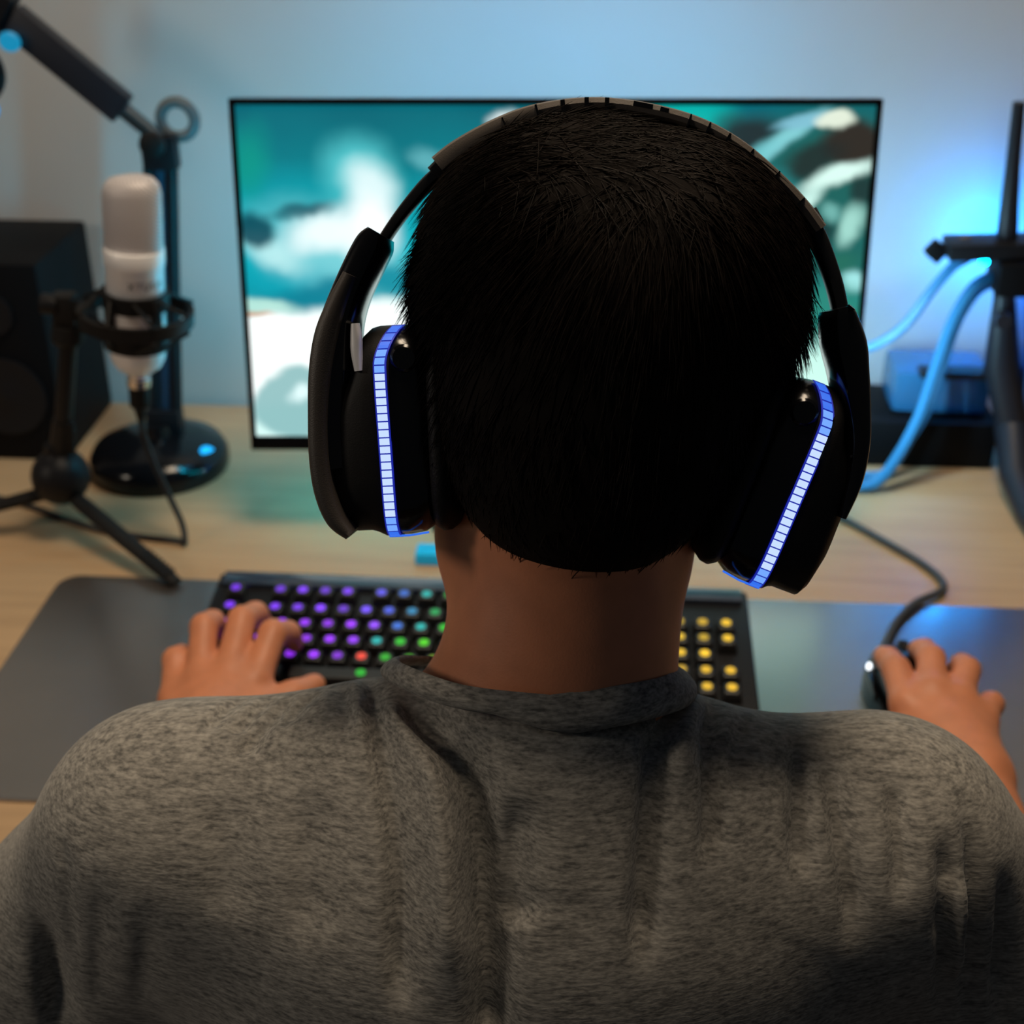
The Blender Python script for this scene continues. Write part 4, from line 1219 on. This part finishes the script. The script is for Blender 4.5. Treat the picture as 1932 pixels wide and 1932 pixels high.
# collar band: a strip standing round the neck
ctr = [(0.0165, 0.4835, 1.0465), (-0.020, 0.4890, 1.0475), (-0.046, 0.508, 1.0440), (-0.054, 0.535, 1.030), (-0.045, 0.570, 1.006), (0.0, 0.592, 0.986), (0.03, 0.592, 0.984), (0.070, 0.572, 1.002), (0.076, 0.538, 1.024), (0.0690, 0.508, 1.0390), (0.047, 0.4905, 1.0465)]
loop = catmull([Vector(p) for p in ctr + ctr[:1]], 8)[:-1]
cmid = Vector((0.0125, 0.533, 1.02))
rows_c = []
for du, dn in ((0.0, 0.0), (0.0025, 0.0012), (0.006, 0.0022), (0.0095, 0.0020), (0.0108, 0.0006), (0.0095, -0.001), (0.0, -0.002)):
    ring = []
    for i, p in enumerate(loop):
        out = Vector((p.x - cmid.x, p.y - cmid.y, 0)).normalized()
        lng = 1.0 + 0.65 * max(0.0, min(1.0, (p.x + 0.005) / 0.03))
        down = (out * 0.62 + Vector((0, 0, -0.78))).normalized()
        nn = (out * 0.78 + Vector((0, 0, 0.62))).normalized()
        ring.append(tw(p + down * du * lng + nn * (dn + 0.0006)))
    rows_c.append(ring)
obj('collar', MB().loft(rows_c + rows_c[:1], cap=False), sm_, ppl, angle=None)

# ---- hair: a cap and thousands of strands
CAPS = [((0, 0.002, 0.003), (0.0840, 0.096, 0.0930)), ((-0.030, 0.004, 0.036), (0.0520, 0.080, 0.0560)), ((0.030, 0.004, 0.036), (0.0520, 0.080, 0.0560)), ((0, -0.034, -0.045), (0.0620, 0.050, 0.060))]
g = Grid(HC - 0.135, HC + 0.135, 0.0025)
for c_, r_ in CAPS:
    g.ell(hp(*c_), r_, HEUL, 0.02)
# open the face
g.ell(hp(0, 0.115, -0.06), (0.075, 0.075, 0.09), HEUL, 0.02, carve=True)
g.ell(hp(-0.085, 0.045, -0.085), (0.045, 0.07, 0.055), HEUL, 0.015, carve=True)
g.ell(hp(0.085, 0.045, -0.085), (0.045, 0.07, 0.055), HEUL, 0.015, carve=True)
P, Q = g.mesh()
P = smooth_pts(P, Q, 2)
hair = obj('hair', np_mesh('hair', toworld(P), Q), M['hair'], ppl, angle=None)
hair['label'] = 'short black hair'
Nn = normals(P, Q)
loc = (P - HC) @ HM
nl = Nn @ HM
ok = (loc[:, 1] < 0.075) & ~((loc[:, 1] > 0.03) & (loc[:, 2] < -0.01))
cand = np.where(ok)[0]
NS = 32000
wgt_ = 1.0 + 3.0 * np.clip(loc[cand, 2] / 0.06, 0, 1)
pick = RNG.choice(cand, NS, p=wgt_ / wgt_.sum())
root, nrm = loc[pick] + RNG.normal(0, 0.0012, (NS, 3)), nl[pick]
crown = np.array((0.012, -0.060, 0.066))
flow = root - crown
flow[:, 0] *= 1.5
flow[:, 2] -= 0.03
top = np.clip((root[:, 2] - 0.045) / 0.03, 0, 1)[:, None]
flow = flow / np.linalg.norm(flow, axis=1)[:, None] * (1 - top) + top * np.array((0.9, 0.1, -0.1)) * np.sign(root[:, :1] + 0.02 + RNG.normal(0, 0.025, (NS, 1)))
nearc = np.exp(-(np.linalg.norm(root - crown, axis=1) / 0.03) ** 2)
flow += RNG.normal(0, 1.0, (NS, 3)) * (0.13 + 0.35 * nearc)[:, None]
flow -= nrm * (flow * nrm).sum(1)[:, None]
flow /= np.linalg.norm(flow, axis=1)[:, None] + 1e-9
low = np.clip((-root[:, 2] - 0.02) / 0.06, 0, 1)
ln = RNG.uniform(0.016, 0.038, NS) * (1 - 0.70 * low)
flare = RNG.uniform(0.0005, 0.0050, NS) * (1 - 0.6 * low)
flare += np.where((np.abs(root[:, 0]) > 0.060) & (root[:, 2] < 0.04), RNG.uniform(0, 0.007, NS), 0)
K = 5
pts_ = np.zeros((NS, K, 3))
cur = root - nrm * 0.002
dirv = flow.copy()
nc = nrm.copy()
for k in range(K):
    pts_[:, k] = cur + nc * (flare * (k / (K - 1)) ** 1.5)[:, None]
    cur = cur + dirv * (ln / (K - 1))[:, None]
    # bend along the skull
    nc2 = np.stack([cur[:, 0] / 0.0072, (cur[:, 1] + 0.004) / 0.0100, (cur[:, 2] - 0.01) / 0.0092], 1)
    nc2 /= np.linalg.norm(nc2, axis=1)[:, None] + 1e-9
    wgt = np.where(root[:, 2] > -0.02, 0.5, 0.05)[:, None]
    nc = nc * (1 - wgt) + nc2 * wgt
    nc /= np.linalg.norm(nc, axis=1)[:, None]
    dirv = dirv - nc * (dirv * nc).sum(1)[:, None]
    dirv[:, 2] -= 0.10
    dirv /= np.linalg.norm(dirv, axis=1)[:, None] + 1e-9
tang = np.gradient(pts_, axis=1)
tang /= np.linalg.norm(tang, axis=2)[..., None] + 1e-9
s1 = np.cross(tang, nc[:, None, :])
s1 /= np.linalg.norm(s1, axis=2)[..., None] + 1e-9
s2 = np.cross(tang, s1)
rad = RNG.uniform(0.00020, 0.00038, NS)[:, None] * np.array([1, 1, 0.85, 0.6, 0.12])[None]
V = np.stack([pts_ + rad[..., None] * (math.cos(q) * s1 + math.sin(q) * s2) for q in (0, 2.094, 4.189)], 2)   # NS,K,3,3
V = V.reshape(-1, 3) @ HM.T + HC
base = (np.arange(NS) * K * 3)[:, None, None]
kk = (np.arange(K - 1) * 3)[None, :, None]
jj = np.arange(3)[None, None, :]
q_ = np.stack([base + kk + jj, base + kk + (jj + 1) % 3, base + kk + 3 + (jj + 1) % 3, base + kk + 3 + jj], -1).reshape(-1, 4)
hs_ = obj('hair_strands', np_mesh('hair_strands', toworld(V), q_), M['hairstrand'], hair, angle=None)
hs_['kind'] = 'stuff'

# ---- stool that carries the person
stl = thing('stool', 'round black padded stool under the seated person', 'stool', tuple(tw((0.01, 0.46, 0.0))))
sb = tw((0.01, 0.46, 0.0))
obj('seat', MB().lathe([(0.17, 0.40), (0.185, 0.41), (0.185, 0.435), (0.16, 0.452), (0.0, 0.455)], sb, (0, 0, 1), 40), M['leather'], stl)
obj('column', MB().lathe([(0.03, 0.05), (0.025, 0.40), (0, 0.40)], sb, (0, 0, 1), 20), M['metalblack'], stl)
for k in range(5):
    q = 2 * math.pi * k / 5
    obj('leg', MB().tube([sb + Vector((0, 0, 0.06)), sb + Vector((0.23 * math.cos(q), 0.23 * math.sin(q), 0.02))], [0.02, 0.014], 10), M['metalblack'], stl)

# ================================================================== HEADSET
hd = thing('headset', 'black over-ear gaming headset with glowing blue strips on both ear cups', 'headset', tuple(tw(HO)))


def hl(px, py, y=0.0, yref=None):
    """a point of the headset from its outline drawing (rear view); y in metres towards the face"""
    yr = y if yref is None else yref
    o = HO + hw * yr
    d0 = o.y * 0.8746 + (1.405 - o.z) * 0.4848
    v0 = ((o.z - 1.405) * 0.8746 + o.y * 0.4848)
    v = (966 - py) / 2600
    B = (v * d0 - v0) / (0.9928 + 0.117 * v)
    A = (px - 966) / 2600 * (d0 - 0.117 * B) - o.x
    return tw(np.array(o + hx * A + hz * B + hw * (y - yr)))


def ribbon(pts, depth, y0=0.0, n=16, e=0.55, per=8):
    """sweep a rounded bar: pts = (px, py, thickness px)"""
    c_ = catmull([Vector((a, b, t)) for a, b, t in pts], per)
    rings = []
    for i, p in enumerate(c_):
        t = c_[min(i + 1, len(c_) - 1)] - c_[max(i - 1, 0)]
        t = Vector((t.x, t.y)).normalized()
        nx, ny = -t.y, t.x
        ring = []
        for k in range(n):
            q = 2 * math.pi * k / n
            cc = math.copysign(abs(math.cos(q)) ** e, math.cos(q)) * p.z / 2
            ss = math.copysign(abs(math.sin(q)) ** e, math.sin(q)) * depth
            ring.append(hl(p.x + nx * cc, p.y + ny * cc, y0 + ss, y0))
        rings.append(ring)
    return MB().loft(rings)


band = [(832, 318, 46), (870, 288, 44), (935, 252, 42), (1010, 222, 36), (1107, 207, 30), (1200, 215, 30), (1300, 241, 30), (1380, 283, 30), (1450, 342, 30), (1500, 396, 32), (1532, 440, 34)]
obj('headband', ribbon(band, 0.018), M['bandbrown'], hd, angle=35)
obj('headband_cushion', ribbon([(p[0] + (1110 - p[0]) * 0.05, p[1] + 24 + abs(p[0] - 1110) * 0.01, 26) for p in band[1:-1]], 0.016, 0.001), M['leather'], hd, angle=35)


def tangent_box(px, py, dx, dy, wpx, hpx, y, ydepth, m, name, parent):
    t = Vector((dx, dy)).normalized()
    n = Vector((-t.y, t.x))
    vs = []
    for yy in (y - ydepth / 2, y + ydepth / 2):
        for a, b in ((-1, -1), (1, -1), (1, 1), (-1, 1)):
            vs.append(hl(px + t.x * a * wpx / 2 + n.x * b * hpx / 2, py + t.y * a * wpx / 2 + n.y * b * hpx / 2, yy, 0.0))
    fs = [(0, 1, 2, 3), (7, 6, 5, 4), (0, 4, 5, 1), (1, 5, 6, 2), (2, 6, 7, 3), (3, 7, 4, 0)]
    return obj(name, MB().add(vs, fs), m, parent, smooth=False)


hbo = bpy.data.objects['headband']
for px, py, dx, dy, wd_ in ((956, 244, 1, -0.42, 3), (1016, 221, 1, -0.25, 4), (1064, 213, 1, -0.12, 8), (1107, 209, 1, 0, 8), (1144, 210, 1, 0.05, 8), (1294, 241, 1, 0.36, 3), (1328, 256, 1, 0.45, 3), (1363, 276, 1, 0.56, 4), (1404, 304, 1, 0.75, 3), (1450, 344, 1, 0.95, 3), (1494, 392, 1, 1.1, 3)):
    tangent_box(px, py, dx, dy, wd_, 23, -0.010, 0.0172, M['gloss'], 'groove', hbo)
tangent_box(1210, 213, 1, 0.20, 36, 9, -0.010, 0.0172, M['gloss'], 'button', hbo)
tangent_box(1249, 222, 1, 0.26, 16, 8, -0.010, 0.0172, M['gloss'], 'button', hbo)

obj('slider', ribbon([(862, 300, 26), (812, 338, 26), (770, 385, 24), (735, 432, 22), (705, 480, 22)], 0.006, 0.0), M['metalblack'], hd, angle=35)
obj('slider', ribbon([(1505, 395, 34), (1535, 445, 34), (1560, 510, 32), (1576, 570, 30), (1586, 640, 28)], 0.006, 0.0), M['metalblack'], hd, angle=35)
obj('slider_housing', ribbon([(842, 312, 40), (822, 332, 40)], 0.012), M['blackplastic'], hd, angle=35)
obj('slider_housing', ribbon([(1515, 405, 38), (1530, 430, 36)], 0.012), M['blackplastic'], hd, angle=35)
obj('yoke', ribbon([(717, 441, 42), (707, 458, 62), (690, 490, 66), (664, 545, 66), (645, 600, 72), (634, 660, 84), (629, 720, 86), (630, 800, 74), (640, 880, 58)], 0.020, -0.023, e=0.6), M['gloss'], hd, angle=50)
obj('yoke', ribbon([(1570, 584, 44), (1574, 600, 60), (1585, 650, 74), (1593, 700, 66), (1600, 760, 56), (1603, 830, 46), (1592, 900, 38), (1570, 965, 22)], 0.020, -0.021, e=0.6), M['gloss'], hd, angle=50)
obj('yoke_cover', ribbon([(668, 520, 34), (645, 570, 44), (624, 630, 54), (612, 700, 52), (608, 780, 46), (610, 860, 46), (620, 925, 46), (640, 975, 42), (668, 1004, 26)], 0.0190, -0.0275, e=0.6), M['brownblack'], hd, angle=50)
obj('highlight_trim', ribbon([(667, 610, 16), (669, 635, 22), (670, 665, 22), (674, 700, 16)], 0.004, -0.0410, e=0.9), M['silver'], hd, angle=50)  # white piece imitates the light strip's reflection on the glossy yoke
obj('highlight_trim', ribbon([(1594, 577, 4), (1604, 585, 4)], 0.004, -0.039, e=0.9, per=2), M['chrome'], hd, angle=50)

SEGM = [emat('strip_blue_end', (0.03, 0.16, 0.85), 1.0), emat('strip_blue_mid', (0.16, 0.36, 0.95), 1.1), emat('strip_white', (0.52, 0.66, 1.0), 1.12)]
EDGE = emat('strip_edge', (0.015, 0.03, 0.62), 0.55)
for side in (0, 1):
    if side == 0:
        mid_, ld = Vector((722, 832)), Vector((0.045, 0.9990))
        od = Vector((-0.9990, 0.045)); osc = 1.0
    else:
        mid_, ld = Vector((1500, 937)), Vector((-0.360, 0.933))
        od = Vector((0.933, 0.360)); osc = 0.76

    def cl(o, l, y):
        p = mid_ + od * (o * (osc if o > 14 else 1.0)) + ld * (l * 1.03)
        return hl(p.x, p.y, y, -0.0445)

    def section(o, lt, lb, yh, n=36, e=0.5):
        lc, lh = (lt + lb) / 2, (lb - lt) / 2
        ring = []
        for k in range(n):
            q = 2 * math.pi * k / n
            ring.append(cl(o, lc + lh * math.copysign(abs(math.cos(q)) ** e, math.cos(q)), yh * math.copysign(abs(math.sin(q)) ** e, math.sin(q))))
        return ring

    shell = obj('ear_cup_shell', MB().loft([section(*s_) for s_ in ((-14, -216, 192, 0.0445), (14, -216, 192, 0.0445), (30, -212, 184, 0.0445), (44, -200, 180, 0.044), (66, -150, 180, 0.043), (104, -110, 180, 0.040), (116, -100, 166, 0.038), (132, -90, 120, 0.033), (141, -70, 70, 0.024), (144, -50, 30, 0.012))]), M['matteblack'], hd, angle=40)
    obj('ear_cup_housing', MB().loft([section(*s_) for s_ in ((-14, -214, 190, 0.0438), (-30, -216, 190, 0.0440), (-60, -210, 186, 0.0430), (-82, -196, 172, 0.040))]), M['gloss'], hd, angle=40)
    obj('ear_cushion', MB().loft([section(*s_) for s_ in ((-78, -175, 160, 0.036), (-84, -196, 178, 0.042), (-98, -204, 186, 0.0445), (-112, -202, 184, 0.044), (-126, -190, 174, 0.040), (-140, -160, 150, 0.034))]), M['leather'], hd, angle=60)
    # glowing strip along the rear rim
    lt, lb, yh = -218.5, 194.5, 0.0450
    lc, lh = (lt + lb) / 2, (lb - lt) / 2

    def rim(l, extra=0.0):
        c_ = max(-1, min(1, (l - lc) / lh))
        ss = (1 - abs(c_) ** 4) ** 0.25
        return -(yh * ss) - extra

    def oshift(l):
        t = max(0.0, (-l - 140) / 80)
        return -34 * min(t, 1.2) ** 1.6 - 4 * math.sin((l + 40) / 110)

    def seg_mesh(l0, l1, o0, o1, extra, n=4):
        vs, fs = [], []
        for i in range(n + 1):
            l = l0 + (l1 - l0) * i / n
            for o_ in (o0, o1):
                for ex in (extra, -0.001):
                    vs.append(cl(o_ + oshift(l) * 1.0, l, rim(l, ex)))
        for i in range(n):
            a = i * 4
            fs += [(a, a + 4, a + 6, a + 2), (a + 1, a + 3, a + 7, a + 5), (a, a + 1, a + 5, a + 4), (a + 2, a + 6, a + 7, a + 3)]
        fs += [(0, 2, 3, 1), (n * 4, n * 4 + 1, n * 4 + 3, n * 4 + 2)]
        return MB().add(vs, fs)

    strip = obj('light_strip', seg_mesh(-214, 191, -12.5, 12.5, 0.0005, 40), EDGE, hd, angle=60)
    ns = 27
    for i in range(ns):
        l0 = -212 + 402 * i / ns
        l1 = -212 + 402 * (i + 1) / ns - 2.6
        f = (i + 0.5) / ns
        m_ = SEGM[0] if (f < 0.10 or f > 0.955) else SEGM[1] if (f < 0.24 or f > 0.90) else SEGM[2]
        obj('light_segment', seg_mesh(l0, l1, -9.5, 9.5, 0.0009, 2), m_, strip, smooth=False)
    obj('rim_line', MB().tube([cl(8, 186, rim(186)), cl(-34, 185.5, rim(185.5) - 0.0002), cl(-72, 178, -0.0345)], 0.0005, 6), SEGM[0], hd)
    obj('control_dial', MB().lathe([(0.0058, 0), (0.006, 0.003), (0.0048, 0.0042), (0, 0.0042)], cl(-44, -150, -0.0400), -(tw(hw) - tw((0, 0, 0))), 20), M['gloss'], hd)
    for k in range(4):
        l_ = -100 + 58 * k
        obj('vent_groove', MB().tube([cl(128 - 4 * k, l_ + 10, -0.020), cl(112, l_, -0.0345), cl(92, l_ - 6, -0.0395)], 0.0007, 6), M['gloss'], shell)
